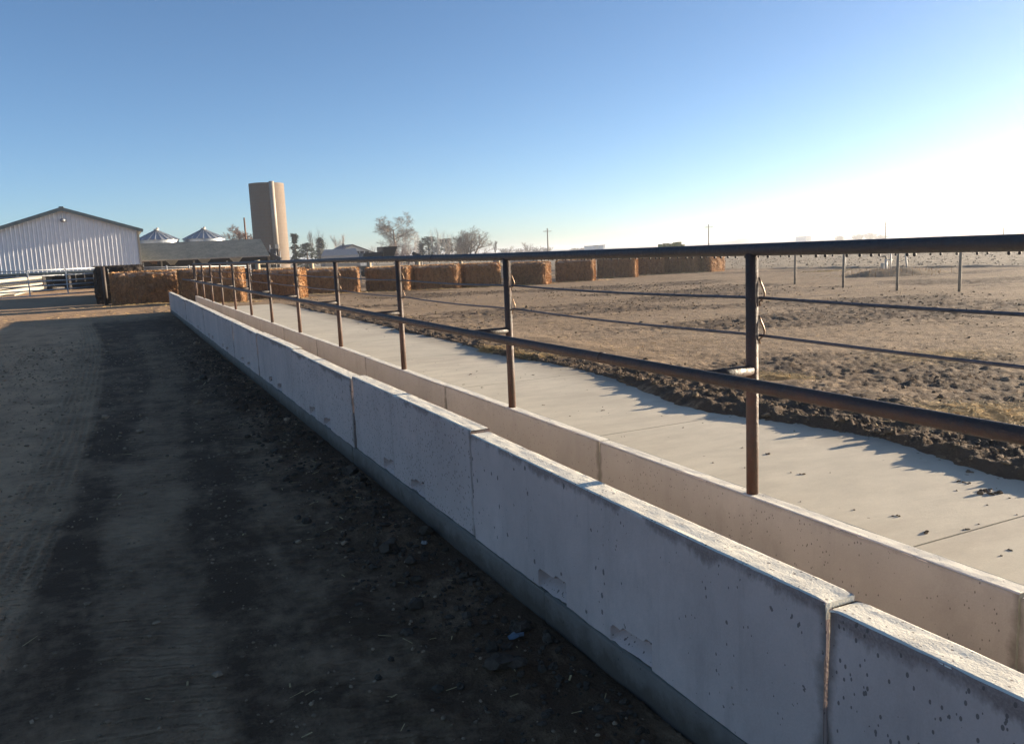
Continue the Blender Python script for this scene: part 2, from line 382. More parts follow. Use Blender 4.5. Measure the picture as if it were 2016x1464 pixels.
# ------------------------------------------------------------------ terrain
def zl(X,Y): return .072+.14*np.clip(Y/30,-.3,1)+.10*sm(29,36,Y)
def zr(X,Y): return .30-.6*(1-np.exp(-np.clip(X-3,0,None)/15))
def spill(X,Y):
    "how far loose soil lies in over the slab edge at this Y"
    return .06+.10*fbm(Y*.9,Y*0+3.3,11,4)+.34*np.exp(-((Y-3.0)/.75)**2)+.42*np.exp(-((Y-5.9)/1.3)**2)+.22*np.exp(-((Y-10.6)/1.2)**2)+.15*np.exp(-((Y-15)/.8)**2)
def base_z(X,Y):
    X=np.asarray(X,float);Y=np.asarray(Y,float)
    a=zl(X,Y); b=zr(X,Y)
    k=np.where(Y<30.2, (X>2.2)*1.0, sm(-6,4,X)*sm(30.2,31.5,Y)+(X>2.2)*(1-sm(30.2,31.5,Y)))
    k=np.where(Y<-6,sm(0,5,X),k)
    z=a*(1-k)+b*k
    # far land
    r=np.hypot(X,Y); z=z+(-.35-z)*sm(110,260,r)
    return z
def ground_z(X,Y,detail=True):
    X=np.asarray(X,float);Y=np.asarray(Y,float)
    z=base_z(X,Y); r=np.hypot(X,Y)
    inb=(X>1.45)&(X<XSLAB+.02)&(Y>-3.6)&(Y<28.4)
    pen=(X>2.2)
    # edge of the slab
    s=spill(X,Y); edge=XSLAB-s
    zs=zslab(Y)
    berm=(.070*np.exp(-((X-(XSLAB+.16))/.13)**2)*(.35+.9*vn(Y*1.7,X*0,5))+.060*np.exp(-((X-(XSLAB+.70))/.22)**2)*(.4+.8*vn(Y*1.1,X*0,15)))*(Y<27)*(Y>-4)
    berm=berm+.05*np.exp(-((X-(XSLAB+1.6))/.5)**2)*vn(Y*.7,X*0,6)
    zz=z+berm
    over=sm(0,.22,X-edge)               # soil lying on the slab
    zpen=np.where(X<XSLAB+.05, zs-.02+over*(.045+.05*vn(X*9,Y*9,8)), np.maximum(zz,zs-.01+0*X)*(1-sm(.1,2.2,X-XSLAB))+zz*sm(.1,2.2,X-XSLAB))
    blend=sm(27.5,28.3,Y)
    z=np.where(pen, zpen*(1-blend)+zz*blend, z)
    z=np.where((X>2.2)&(X<=edge)&(Y<28.3), zs-.12, z)
    z=np.where((X>1.6)&(X<=2.2)&(Y<30), z-.05, z)
    z=np.where((X>2.2)&(Y>28.3)&(Y<30.3)&(X<2.6), np.minimum(z,.3), z)
    if detail:
        near=1-sm(60,160,r)
        # churned pen soil
        ch=sm(-.15,.35,fbm(X*.16,Y*.30,21,3))
        d=.020*fbm(X*.8,Y*1.3,31,3)+.042*ch*np.clip(fbm(X*3.6,Y*5.5,41,5,.72)-.03,-.05,1)+(.014+.026*ch)*fbm(X*9,Y*9,43,4,.7)
        d=d*np.clip((X-XSLAB-.0)/.5,.0,1)*near
        cl=.065*np.clip(fbm(X*7,Y*6,47,4,.7)-.02,0,1)*np.exp(-((X-(XSLAB+.45))/.6)**2)
        z=z+np.where((X>XSLAB-.05)|(Y>28.3),d+cl*(Y<27),0)+np.where((X>edge)&(X<XSLAB+1.2)&(Y<27),.032*fbm(X*13,Y*13,44,3,.7)*sm(0,.1,X-edge)*(1-sm(.6,1.2,X-XSLAB)),0)
        # drive lane
        e=.012*fbm(X*1.2,Y*.5,51,3)+.011*fbm(X*5,Y*5,53,4,.65)
        e=e+.05*np.exp(-((X-1.25)/.28)**2)*np.clip(fbm(X*4,Y*4,57,4,.6)+.25,0,1)+.03*np.exp(-((X-.9)/.4)**2)*np.clip(fbm(X*7,Y*7,58,3,.6),0,1)
        e=e*near*(X<1.56)
        z=z+e
        fz=field_m(X,Y)
        z=z+fz*(.07*np.clip(fbm(X*.9,Y*1.4,61,4,.6),-.3,1)+.10)*(1-sm(150,400,r))
    return z
FB=[at(1400,531,56),at(2016,525,52)]
def field_m(X,Y):
    # stubble field beyond the pen: line through two measured ground points
    dx,dy=FA[1][0]-FA[0][0],FA[1][1]-FA[0][1]; L=math.hypot(dx,dy)
    s=((X-FA[0][0])*(-dy)+(Y-FA[0][1])*dx)/L     # positive on the far side
    if FS<0: s=-s
    s=s+.5*fbm(X*.15,Y*.15,71,3)
    return sm(0,.5,s)*(X>18)
def gnd(px,py,it=40):
    d=ray(px,py); z=.1; p=None
    for _ in range(it):
        t=(z-CAMZ)/d[2]; p=CP+d*t; z=float(base_z(p[0],p[1]))
    return p
FA=[gnd(1420,531),gnd(2010,526)]
FS=1
_t=((60-FA[0][0])*(-(FA[1][1]-FA[0][1]))+(200-FA[0][1])*(FA[1][0]-FA[0][0]))
FS=1 if _t>0 else -1

def polyline_d(X,Y,pts):
    "signed side distance and run length to a polyline"
    best=np.full(X.shape,1e9); run=np.zeros(X.shape); side=np.zeros(X.shape); acc=0
    for (a,b) in zip(pts[:-1],pts[1:]):
        dx,dy=b[0]-a[0],b[1]-a[1]; L=math.hypot(dx,dy)
        t=np.clip(((X-a[0])*dx+(Y-a[1])*dy)/(L*L),0,1)
        qx=a[0]+t*dx; qy=a[1]+t*dy; d=np.hypot(X-qx,Y-qy)
        sd=np.sign((X-a[0])*dy-(Y-a[1])*dx)
        m_=d<best; best=np.where(m_,d,best); run=np.where(m_,acc+t*L,run); side=np.where(m_,sd,side); acc+=L
    return best,run,side
def gp(*l): return [gnd(*p)[:2] for p in l]
EDGE=gp((-60,1460),(20,1290),(85,1130),(150,980),(185,860),(200,760),(207,690),(195,655),(185,640))
TR1=gp((330,1460),(300,1250),(280,1050),(300,900),(330,790),(335,735),(310,690),(285,655))
TR2=gp((800,1460),(660,1150),(520,940),(430,830),(385,770))
TR3=gp((-120,1300),(10,1120),(90,960),(150,850),(165,760),(150,690))

def build_ground():
    ang=np.concatenate([np.arange(-20,76,.16),np.arange(76,340,3.0)]); ang=np.radians(ang)
    rr=[0.25]
    while rr[-1]<4200:
        r=rr[-1]; k=1.022 if r<1.2 else (1.0095 if r<34 else (1.0075 if r<62 else (1.02 if r<200 else 1.06)))
        rr.append(r*k)
    rr=np.array(rr); A,RR=np.meshgrid(ang,rr)
    X=RR*np.sin(A); Y=RR*np.cos(A)
    Z=ground_z(X,Y)
    n,mm=X.shape
    V=np.stack([X,Y,Z],-1).reshape(-1,3)
    V=np.vstack([V,[0,0,float(ground_z(0,0))]])
    i=np.arange(n-1)[:,None]; j=np.arange(mm)[None,:]; j2=(j+1)%mm
    F=np.stack([i*mm+j,(i+1)*mm+j,(i+1)*mm+j2,i*mm+j2],-1).reshape(-1,4)
    tri=np.stack([np.full(mm,n*mm),np.arange(mm),(np.arange(mm)+1)%mm],-1)
    me=bpy.data.meshes.new('ground')
    nv=len(V); nf=len(F)+len(tri)
    me.vertices.add(nv); me.vertices.foreach_set('co',V.ravel())
    loops=np.concatenate([F[:,::-1].ravel(),tri[:,::-1].ravel()])
    me.loops.add(len(loops)); me.loops.foreach_set('vertex_index',loops.astype(np.int32))
    st=np.concatenate([np.arange(len(F))*4,len(F)*4+np.arange(len(tri))*3])
    me.polygons.add(nf); me.polygons.foreach_set('loop_start',st.astype(np.int32)); 
    me.update(calc_edges=True); me.validate()
    me.polygons.foreach_set('use_smooth',np.ones(nf,bool))
    X=V[:,0];Y=V[:,1]; r=np.hypot(X,Y)
    def at_(nm,v):
        a=me.attributes.new(nm,'FLOAT','POINT'); a.data.foreach_set('value',np.asarray(v,np.float32))
    d,run,side=polyline_d(X,Y,EDGE)
    left=-side*d
    dry=.10+.80*sm(-.04,.07,left+.05*fbm(X*3,Y*3,81,3))*(.78+.18*sm(0,.9,left))
    dry=np.maximum(dry,.95*sm(25.5,29,Y))  # strip past the wall's shadow lightened: sunlight put into the soil tone
    d1,r1,s1=polyline_d(X,Y,TR1); d2,r2,s2=polyline_d(X,Y,TR2); d3,r3,s3=polyline_d(X,Y,TR3)
    t1=(1-sm(.16,.30,d1+.05*fbm(X*2,Y*2,83,3))); t2=(1-sm(.15,.28,d2+.05*fbm(X*2,Y*2,84,3))); t3=1-sm(.14,.22,d3)
    dry=np.maximum(dry,.10+.45*t1*(.5+.5*vn(X*1.5,Y*1.5,85))); dry=np.maximum(dry,.10+.34*t2*(.4+.6*vn(X*2,Y*2,86)))
    dry=np.where(r>70,.9,dry)
    dry=dry*(1-.55*np.exp(-((X-1.2)/.5)**2)*(Y<28))
    pen=np.where(Y<30,(X>2.2)*1.0,sm(-2,3,X+.8*fbm(X,Y,87,3))); pen=np.where(r>75,1,pen)
    pen=np.maximum(pen,.45*sm(25.5,29,Y+.6*fbm(X*.8,Y*.8,88,3)))  # pen tan mixed into the same brightened sunlit strip
    at_('dst',np.clip(np.where(np.abs(d)<3,left,9),-3,9)); at_('churn_shade',np.where(X>XSLAB-.8,sm(-.1,.3,fbm(X*.16,Y*.30,21,3))+1.4*np.exp(-((X-XSLAB-.15)/.55)**2)*(Y<27),0)); at_('dry',dry); at_('pen',pen); at_('field',np.maximum(field_m(X,Y),sm(110,160,r)))  # second churn term darkens the slab-edge ridge as its shaded side
    e1=(1-sm(.10,.16,d))*(side<0)
    at_('trk',np.clip(t1*.8+t2*.55+t3*.8+e1*.5,0,1)*(Y<26)*(X<1.4)); at_('tv',np.where(t1>.3,r1,np.where(t2>.3,r2,np.where(t3>.2,r3,run))))
    # straw: by the bales, along the soil ridge, on the mound
    s=np.zeros_like(X)
    for (cx,cy,rx,ry,a) in STRAWP:
        s=np.maximum(s,a*np.exp(-(((X-cx)/rx)**2+((Y-cy)/ry)**2)))
    at_('straw',np.clip(s+.25*(fbm(X*1.5,Y*1.5,91,4)>.25)*s,0,1))
    me.materials.append(SOIL)
    o=bpy.data.objects.new('ground',me); COL.objects.link(o); tag(o,kind='structure',label='bare soil of the feed lane and the pen',cat='ground')
    return o
STRAWP=[]
for p,rx,ry,a in (((1930,822),.55,.35,1.0),((1540,744),.25,.2,.5),((945,700),.35,.25,.8),((1050,712),.3,.2,.5),((1750,540),2.2,1.3,.8),((1640,533),1.5,.7,.4),((1850,700),.8,.4,.35)):
    g=gnd(*p); STRAWP.append((g[0],g[1],rx,ry,a))
build_ground()
def GZ(x,y): return float(ground_z(np.array([x]),np.array([y]))[0])

# ------------------------------------------------------------------ hills and sky-line
def hill(D,prof,name):
    vs=[];n=len(prof)
    for px,h in prof:
        d=ray(px,496-.043*(px-1008)); d=d/np.linalg.norm(d[:2]); 
        for k,(dd,hh) in enumerate(((0,-3),(60,h*.7),(160,h),(420,h*.6),(600,-3))):
            p=CP+d*(D+dd); vs.append((p[0],p[1],hh))
    fs=[(i*5+k,i*5+k+1,(i+1)*5+k+1,(i+1)*5+k) for i in range(n-1) for k in range(4)]
    o=MB().add(vs,fs).build(name,HILLM,smooth=True); tag(o,kind='structure',label='low hazy ridge on the skyline',cat='hills'); return o
random.seed(4)
hill(1500,[(x,max(0,b+random.uniform(-.5,.5))) for x,b in ((1340,1.5),(1380,3),(1420,5),(1445,6.5),(1455,10.5),(1468,11),(1482,9.5),(1492,6),(1540,6.5),(1590,7.5),(1640,8),(1690,9),(1740,9.5),(1800,9.5),(1870,9),(1940,8),(2016,6),(2100,6),(2200,5))],'hills')
hill(1900,[(x,b) for x,b in ((-200,5),(100,6),(400,7),(700,6),(1000,5),(1200,4),(1350,4),(1500,3))],'hills')

# ------------------------------------------------------------------ feed bunk sections
def wall_mesh(y0,y1,x0,x1,zb,ztop,notch=(),seed=0,nyd=.022,chip=1.0,gap=.0):
    ys=np.arange(y0,y1,nyd) if y1-y0>nyd else np.array([y0]); ys=np.append(ys[ys<y1-.004],y1)
    H_=ztop(y0)-zb(y0)
    fz=np.concatenate([np.linspace(0,.14/H_,9),np.linspace(.16/H_,.93,12),[.955,.972,.985,.995]])
    th=x1-x0; tx=[.004,.012,.03,th*.4,th*.6,th-.03,th-.012,th-.004]
    bz=[.995,.985,.97,.9,.6,.3,0]
    prof=[('f',t) for t in fz]+[('t',t) for t in tx]+[('b',t) for t in bz]
    V=[];below=[];joint=[]
    Yg=ys[:,None]
    rows=[]
    for kind,t in prof:
        Z0=np.array([zb(y) for y in ys]); Z1=np.array([ztop(y) for y in ys]); hh=Z1-Z0
        ej=np.minimum(ys-y0,y1-ys)
        rough=.0022*fbm(ys*7,ys*0+seed,seed,3)
        chipn=np.clip(fbm(ys*6+seed,ys*0+1.7,seed+5,4,.6)-.05,0,1)*.014*chip
        cj=np.clip(1-ej/.03,0,1)*.005*chip*(.3+1.4*vn(ys*0+t*9 if kind!='t' else ys*0,ys*0+seed,3))
        if kind=='f':
            z=Z0+hh*t; x=np.full_like(ys,x0)+rough+.0015*fbm(ys*14,z*14,seed+2,3)
            topd=np.clip(1-(1-t)*hh/.014,0,1); x=x+topd*(.0035+chipn)
            # ragged bottom edge
            if t<.02: z=z+.006*fbm(ys*9,ys*0,seed+8,4,.6)
            x=x+cj
            for (a,b,hn) in notch:
                inn=(ys>a)&(ys<b)&(z-Z0<hn-.03*(ys-a)/(b-a))
                x=np.where(inn,x+.008+.095*((z-Z0)/hn)+.006*fbm(ys*22,z*22,seed,3),x)
            bl=(1-t)*hh
        elif kind=='t':
            x=x0+t+rough*0; z=Z1+.0018*fbm(ys*10,ys*0+t*30,seed+3,3)-np.where((t<.005)|(t>th-.005),.0035+chipn*.8*(t<.005),0)-cj*.6
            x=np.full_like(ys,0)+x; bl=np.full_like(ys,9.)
        else:
            z=Z0+hh*t; x=np.full_like(ys,x1)-rough-cj-np.where(t>.99,.003,0); bl=(1-t)*hh
        rows.append(np.stack([x,ys,z],-1)); below.append(bl); joint.append(ej if kind!='t' else ej+.5)
    P=np.stack(rows,1); n,k=P.shape[:2]
    mb=MB(); fs=[(i*k+j,i*k+j+1,(i+1)*k+j+1,(i+1)*k+j) for i in range(n-1) for j in range(k-1)]
    fs=[f[::-1] for f in fs]
    fs.append(tuple(range(k))); fs.append(tuple((n-1)*k+j for j in range(k))[::-1])
    mb.add(P.reshape(-1,3),fs)
    bl=np.stack(below,1).ravel(); jo=np.stack(joint,1).ravel()
    return mb,bl,jo
def add_attr(o,nm,v):
    a=o.data.attributes.new(nm,'FLOAT','POINT'); a.data.foreach_set('value',np.asarray(v,np.float32))
def ordinal(i): return ['first','second','third','fourth','fifth','sixth','seventh','eighth','ninth','tenth','eleventh','twelfth','thirteenth','fourteenth','fifteenth','sixteenth'][i]
bounds=[1.465+2.383*j for j in range(-2,40) if 1.465+2.383*j<YEND-.9]+[YEND]
boundR=[1.47+2.43*j for j in range(-2,len(bounds)-3)]+[YEND]
random.seed(11)
lz=[0,.0,-.004,.012,.0,-.008,.006,-.004,.006,0,-.006,.004,0,.003,0,0]
for i in range(len(bounds)-1):
    y0,y1=bounds[i],bounds[i+1]; yc=(y0+y1)/2
    root=empty('concrete_feed_bunk',(2.0,yc,.1))
    if i==0: lb='nearest concrete bunk section, mostly out of frame behind the lower right corner'
    elif i==1: lb='concrete bunk section in the lower right corner with a dark stained edge under its top'
    elif i==2: lb='concrete bunk section with two pockets at its foot and a chipped end at lower right'
    elif i==len(bounds)-2: lb='last concrete bunk section, at the far end beside the bales'
    else: lb='%s concrete feed bunk section from the far end, with sunlit top edges'%ordinal(len(bounds)-2-i)
    tag(root,lb,'feed bunk','precast concrete bunk sections laid in a row')
    dz=[-.035,-.022,0,.010,-.004,.006,-.006,.004,-.003,.006,0,-.005,.005,0][i%14]
    dx=[.0,.010,0,.010,-.004,.006,0,-.006,.004,0,.004,-.003,.0,0][i%14]
    g=.002
    fine=.018 if y0<9 else (.05 if y0<16 else .12)
    nt_=[(y0+.79,y0+1.03,.092),(y0+1.39,y0+1.63,.10)]
    mb,bl,jo=wall_mesh(y0+g,y1-g,LW0+dx,LW1+dx,lambda Y:.222+.10*max(0,min(1,Y/30)),lambda Y:zt(Y)+LOFF+dz+.004*math.sin(Y*1.1+i),nt_,seed=i*3+1,nyd=fine,chip=1.2)
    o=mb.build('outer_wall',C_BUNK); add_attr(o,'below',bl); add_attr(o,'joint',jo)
    o.data.transform(Matrix.Translation(-Vector(root.location))); o.parent=root
    mb,bl,jo=wall_mesh(boundR[i]+.004,boundR[i+1]-.004,RW0,RW1,lambda Y:.20,lambda Y:zt(Y)+dz*.35,(),seed=i*5+2,nyd=fine,chip=.6)
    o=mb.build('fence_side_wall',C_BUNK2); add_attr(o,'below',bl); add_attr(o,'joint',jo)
    o.data.transform(Matrix.Translation(-Vector(root.location))); o.parent=root
    mb=MB(); ks=6
    for k in range(ks):
        a=y0+.01+(y1-y0-.02)*k/ks;b=y0+.01+(y1-y0-.02)*(k+1)/ks
        mb.box(LW1+dx-.004,RW0+.006,a,b,zt(yc)-.42,zt(yc)-.34)
    part(mb,'trough_floor',C_BUNK2,root)
# footing, cast in lengths
root=empty('concrete_footing',(1.6,13,.1)); tag(root,'dark cast concrete footing strip under the outer bunk wall','footing')
ys=[NEAR]+[v for v in (3.05,6.3,9.6,12.9,16.2,19.5,22.8,26.1)]+[YEND]
for a,b in zip(ys[:-1],ys[1:]):
    mb,bl,jo=wall_mesh(a+.003,b-.003,LW0-.006,LW0+.12,lambda Y:-.05,lambda Y:.222+.10*max(0,min(1,Y/30))-.004,(),seed=int(a*7)+40,nyd=.05,chip=.8)
    o=mb.build('footing_length',C_FOOT); add_attr(o,'below',bl); add_attr(o,'joint',jo)
    o.data.transform(Matrix.Translation(-Vector(root.location))); o.parent=root

# slab
def slab():
    js=[2.515+2.81*k for k in range(-2,12)]; js=[NEAR]+[j for j in js if NEAR+.5<j<27.8]+[28.3]
    root=empty('concrete_apron',(3.7,12,.2)); tag(root,kind='structure')
    for k,(a,b) in enumerate(zip(js[:-1],js[1:])):
        mb=MB(); n=8
        for q in range(n):
            y0=a+.006+(b-a-.012)*q/n; y1=a+.006+(b-a-.012)*(q+1)/n
            mb.add([(RW1+.004,y0,zslab(y0)),(XSLAB,y0,zslab(y0)),(XSLAB,y1,zslab(y1)),(RW1+.004,y1,zslab(y1)),
                    (RW1+.004,y0,zslab(y0)-.14),(XSLAB,y0,zslab(y0)-.14),(XSLAB,y1,zslab(y1)-.14),(RW1+.004,y1,zslab(y1)-.14)],
                   [(0,1,2,3),(1,5,6,2)]+([(0,4,5,1)] if q==0 else [])+([(3,2,6,7)] if q==n-1 else []))
        part(mb,'slab_bay',C_SLAB,root)
    mb=MB().box(RW1+.003,XSLAB-.02,NEAR,28.2,.0,.20)
    part(mb,'joint_filler',CLOD,root)
slab()

# ------------------------------------------------------------------ pipe fence
fence=empty('pipe_fence',(2.45,13,.6)); tag(fence,'dark rusty pipe fence on the bunk wall, with welded lower rail and two steel cables','fence')
PX=2.445; PR=.0262; HR=1.066; MIDX=2.17; MH=.552
posts=[2.69+2.44*n for n in (-1,0,.998,1.987,2.996,4.014,5.008,6.003,7.0,7.993,8.996,10.0,11.007)]+[30.0]
fence_y0=-3.0
mb=MB(); ys=np.concatenate([np.arange(fence_y0,YEND+.2,.6),[YEND+.15]])
def lowattr(o,f): 
    co=np.zeros(len(o.data.vertices)*3,np.float32); o.data.vertices.foreach_get('co',co); co=co.reshape(-1,3)+np.array(o.parent.location,np.float32) if o.parent else co.reshape(-1,3)
    add_attr(o,'low',f(co))
mb.tube([(PX,y,zt(y)+HR+.003*math.sin(y*.9)) for y in ys],PR,24)
for y in (6.55,13.9,21.3): mb.tube([(PX,y-.004,zt(y)+HR),(PX,y+.012,zt(y)+HR)],PR+.004,24)
random.seed(5); y=.2      # icy drips hanging under the rail are part of its surface
while y<13:
    y+=random.uniform(.028,.075); q_=random.uniform(.0035,.0062)
    mb.ball((PX+random.uniform(-.004,.004),y,zt(y)+HR-PR-q_*.3),q_,4,(1,1,1.15))
o=part(mb,'top_rail',P_RAIL,fence,True); lowattr(o,lambda c:c[:,2]*0)
mb=MB(); ym=np.concatenate([np.arange(fence_y0,YEND+1.5,.6),[YEND+1.6]])
mb.tube([(MIDX,y,zt(y)+MH+.004*math.sin(y*.7+1)) for y in ym],PR,24)
for y in (3.47,10.2,17.4): mb.tube([(MIDX,y-.003,zt(y)+MH+.001),(MIDX,y+.010,zt(y)+MH+.001)],PR+.0025,24)
o=part(mb,'lower_rail',P_MID,fence,True); lowattr(o,lambda c:.4+0*c[:,2])
mb=MB().tube([(PX+.040,y,zt(y)+.862-.012*math.sin(math.pi*(((y-2.69)/2.44)%1))) for y in np.arange(-3,YEND,.3)],.0065,8)
part(mb,'cable',CABLE,fence,True)
mb=MB().tube([(PX+.040,y,zt(y)+.70-.012*math.sin(math.pi*(((y-2.69)/2.44)%1))) for y in np.arange(-3,YEND,.3)],.0065,8)
part(mb,'cable',CABLE,fence,True)
for i,y in enumerate(posts):
    lean=random.uniform(-.006,.006)
    mb=MB(); zb=zt(y)-.01
    mb.tube([(PX,y,zb),(PX,y+lean*.3,zb+.3),(PX,y+lean,zt(y)+HR-PR*.6)],PR,24)
    o=part(mb,'post',P_POST,fence,True); lowattr(o,lambda c,z0=zb:np.clip(1-(c[:,2]-z0)/.7,0,1))
    b=MB().tube([(PX-PR*.5,y-.003,zt(y)+MH+.0),(MIDX+PR*.5,y-.003,zt(y)+MH+.0)],.0235,16)
    ob=part(b,'bracket',P_MID,o,True); add_attr(ob,'low',np.full(len(ob.data.vertices),.2))
    # weld bead and hooks
    for hc in (.862,.70):
        z=zt(y)+hc; h=MB()
        h.tube([(PX+PR*.85,y-.014,z+.088),(PX+PR+.003,y-.018,z+.066),(PX+PR+.013,y-.022,z+.040),(PX+PR+.019,y-.024,z+.018),(PX+PR+.017,y-.022,z+.004),(PX+PR+.006,y-.02,z-.008),(PX+PR*.8,y-.018,z-.016),(PX+PR*.95,y-.018,z-.034)],.0040,8)
        part(h,'cable_hook',HOOK,o,True)

# ------------------------------------------------------------------ bales
rb=random.Random(21)
BALES=[ # centre px, bottom py, px width of the front, px height, turn from facing the camera, label
 (292,598.5,132,64,3,'dark bale at the left end of the row, stalks catching light on its upper left'),
 (420,596,126,66,4,'dark bale behind the far end of the concrete bunk'),
 (545,588,100,56,16,'bale with a glowing orange right end, just right of the dark pair beyond the bunk'),
 (659,577.5,104,48,-7,'bale under the white farmhouse, its right half sunlit'),
 (763,573,88,47,13,'bale left of the third nearest fence post with a thin orange end'),
 (862,569,96,46,-8,'bale right of the third nearest fence post with coarse sunlit stalks'),
 (950,565,76,45,-8,'bale just left of the second nearest fence post, mostly sunlit'),
 (1040,560.5,74,43,18,'bale just right of the second nearest fence post, dark front and orange end'),
 (1132,554,78,41.5,6,'bale with a frosty top halfway between the two nearest fence posts'),
 (1214,546.5,80,41,8,'brown bale right of the frosty-topped one, tight against its right neighbour'),
 (1283,540.5,50,41,-9,'short bale with a lit face, fourth from the right end of the row'),
 (1321,538,30,40,0,'narrow dark bale third from the right end of the row'),
 (1352,537,34,40,30,'bale with a bright orange end, second from the right end of the row'),
 (1386,535.5,20,40,34,'rightmost bale of the row, orange and nearest the open field')]
def make_bale(L,Wd,Hh,seed):
    rg=np.random.default_rng(seed); s=seed
    nx,ny,nz=max(6,int(L/.045)),max(6,int(Wd/.05)),max(6,int(Hh/.045))
    bm=bmesh.new(); cache={}
    def V(i,j,k):
        key=(i,j,k)
        if key in cache: return cache[key]
        x=(i/nx-.5)*L; y=(j/ny-.5)*Wd; z=k/nz*Hh
        rd=.22
        # rounded corners
        cx=max(-L/2+rd,min(L/2-rd,x)); cy=max(-Wd/2+rd,min(Wd/2-rd,y)); cz=max(-1,min(Hh-rd,z))
        d=Vector((x-cx,y-cy,z-cz)); 
        if d.length>1e-6:
            d=d.normalized()*min(d.length,rd) if d.length>rd else d
            x,y,z=cx+d.x,cy+d.y,cz+d.z
        q=Vector((x/(L/2),y/(Wd/2),(z-Hh/2)/(Hh/2))); q=Vector((q.x**5,q.y**5,q.z**5)); 
        if q.length>0: q.normalize()
        n_=float(fbm(np.array(x*2.1+z*.7+s),np.array(z*2.3+y*2+s*.3),s,3))*.085+float(fbm(np.array(x*11+z+s),np.array(z*10+y*11),s+3,2))*.018
        # flake grooves and twine
        n_-=.03*abs(math.sin(x*9+s+y*2))**10
        v=bm.verts.new((x+q.x*n_,y+q.y*n_,max(0,z+q.z*n_))); cache[key]=v; return v
    def face(a,b,c,d):
        try: bm.faces.new((a,b,c,d))
        except ValueError: pass
    for i in range(nx):
        for k in range(nz):
            face(V(i,0,k),V(i+1,0,k),V(i+1,0,k+1),V(i,0,k+1)); face(V(i,ny,k+1),V(i+1,ny,k+1),V(i+1,ny,k),V(i,ny,k))
        for j in range(ny):
            face(V(i,j,nz),V(i+1,j,nz),V(i+1,j+1,nz),V(i,j+1,nz))
    for j in range(ny):
        for k in range(nz):
            face(V(nx,j,k),V(nx,j+1,k),V(nx,j+1,k+1),V(nx,j,k+1)); face(V(0,j,k+1),V(0,j+1,k+1),V(0,j+1,k),V(0,j,k))
    nb=len(bm.faces)
    # stalks standing proud
    for _ in range(3600):
        f=rg.integers(0,4)
        u,v=rg.random(),rg.random()
        if f==0: p=Vector(((u-.5)*L,-Wd/2-.01,v*Hh)); nrm=Vector((0,-1,0))
        elif f==1: p=Vector((L/2+.01,(u-.5)*Wd,v*Hh)); nrm=Vector((1,0,0))
        elif f==2: p=Vector(((u-.5)*L,(v-.5)*Wd,Hh+.01)); nrm=Vector((0,0,1))
        else: p=Vector((-L/2-.01,(u-.5)*Wd,v*Hh)); nrm=Vector((-1,0,0))
        t=Vector(rg.normal(size=3)); t=(t-nrm*t.dot(nrm)*.75).normalized(); l=rg.uniform(.04,.15); wv=t.cross(nrm).normalized()*rg.uniform(.002,.006)
        a=bm.verts.new(p-t*l/2-wv); b=bm.verts.new(p-t*l/2+wv); c=bm.verts.new(p+t*l/2+wv+nrm*.06*rg.random()); d=bm.verts.new(p+t*l/2-wv+nrm*.03*rg.random())
        fc=bm.faces.new((a,b,c,d)); fc.material_index=1
    me=bpy.data.meshes.new('hay_bale'); bm.to_mesh(me); bm.free(); me.materials.append(STRAW); me.materials.append(STRAW_B); return me
bale_feet=[]
for k,(px,py,wpx,hpx,turn,lb) in enumerate(BALES):
    p=gnd(px,py); D=float((p-CP)@FW)
    L=max(.95,min(2.6,wpx/FPX*D))*(.955 if k%3 else .975); Hh=hpx/FPX*D*(.98+.05*rb.random()); Wd=1.15
    if k in (10,11,12,13): L={10:1.75,11:1.5,12:1.1,13:1.1}[k]
    if k==12: Wd=1.9
    if k==13: Wd=1.9
    head=math.degrees(math.atan2(p[0],p[1]))+180+turn     # heading of the front normal
    me=make_bale(L,Wd,Hh,31+k)
    o=bpy.data.objects.new('hay_bale',me); COL.objects.link(o)
    nx_,ny_=math.sin(R(head)),math.cos(R(head))
    o.location=(p[0]-nx_*Wd/2,p[1]-ny_*Wd/2,float(base_z(p[0],p[1]))-.02)
    # local -Y is the front
    o.rotation_euler=(0,0,math.atan2(ny_,nx_)+math.pi/2)
    tag(o,lb,'bale','corn stalk bales standing in a row across the pen')
    bale_feet.append((o.location.x,o.location.y,L,Wd,o.rotation_euler.z))
# dark bales running straight back from the left end of the row
DSTR=strawmat('dark wet bale straw with shade',(.060,.045,.034),(.040,.032,.026),(.02,.017,.015))  # wet straw colour, darkened further for the shade on these bales
for k,yy in enumerate((38.9,41.5,44.1,46.7,49.3,51.9)):
    me=make_bale(2.5,1.9,1.55,77+k); me.materials.clear(); me.materials.append(DSTR); me.materials.append(DSTR)
    o=bpy.data.objects.new('hay_bale',me); COL.objects.link(o); o.location=(.15+.05*k,yy+.4,float(base_z(1,yy))-.02); o.rotation_euler=(0,0,R(90))
    tag(o,'nearly black bale standing behind the gate post, %s of the dark line running back'%['first','second','third','fourth','fifth','last'][k],'bale','dark bales in a line running back beside the lane')

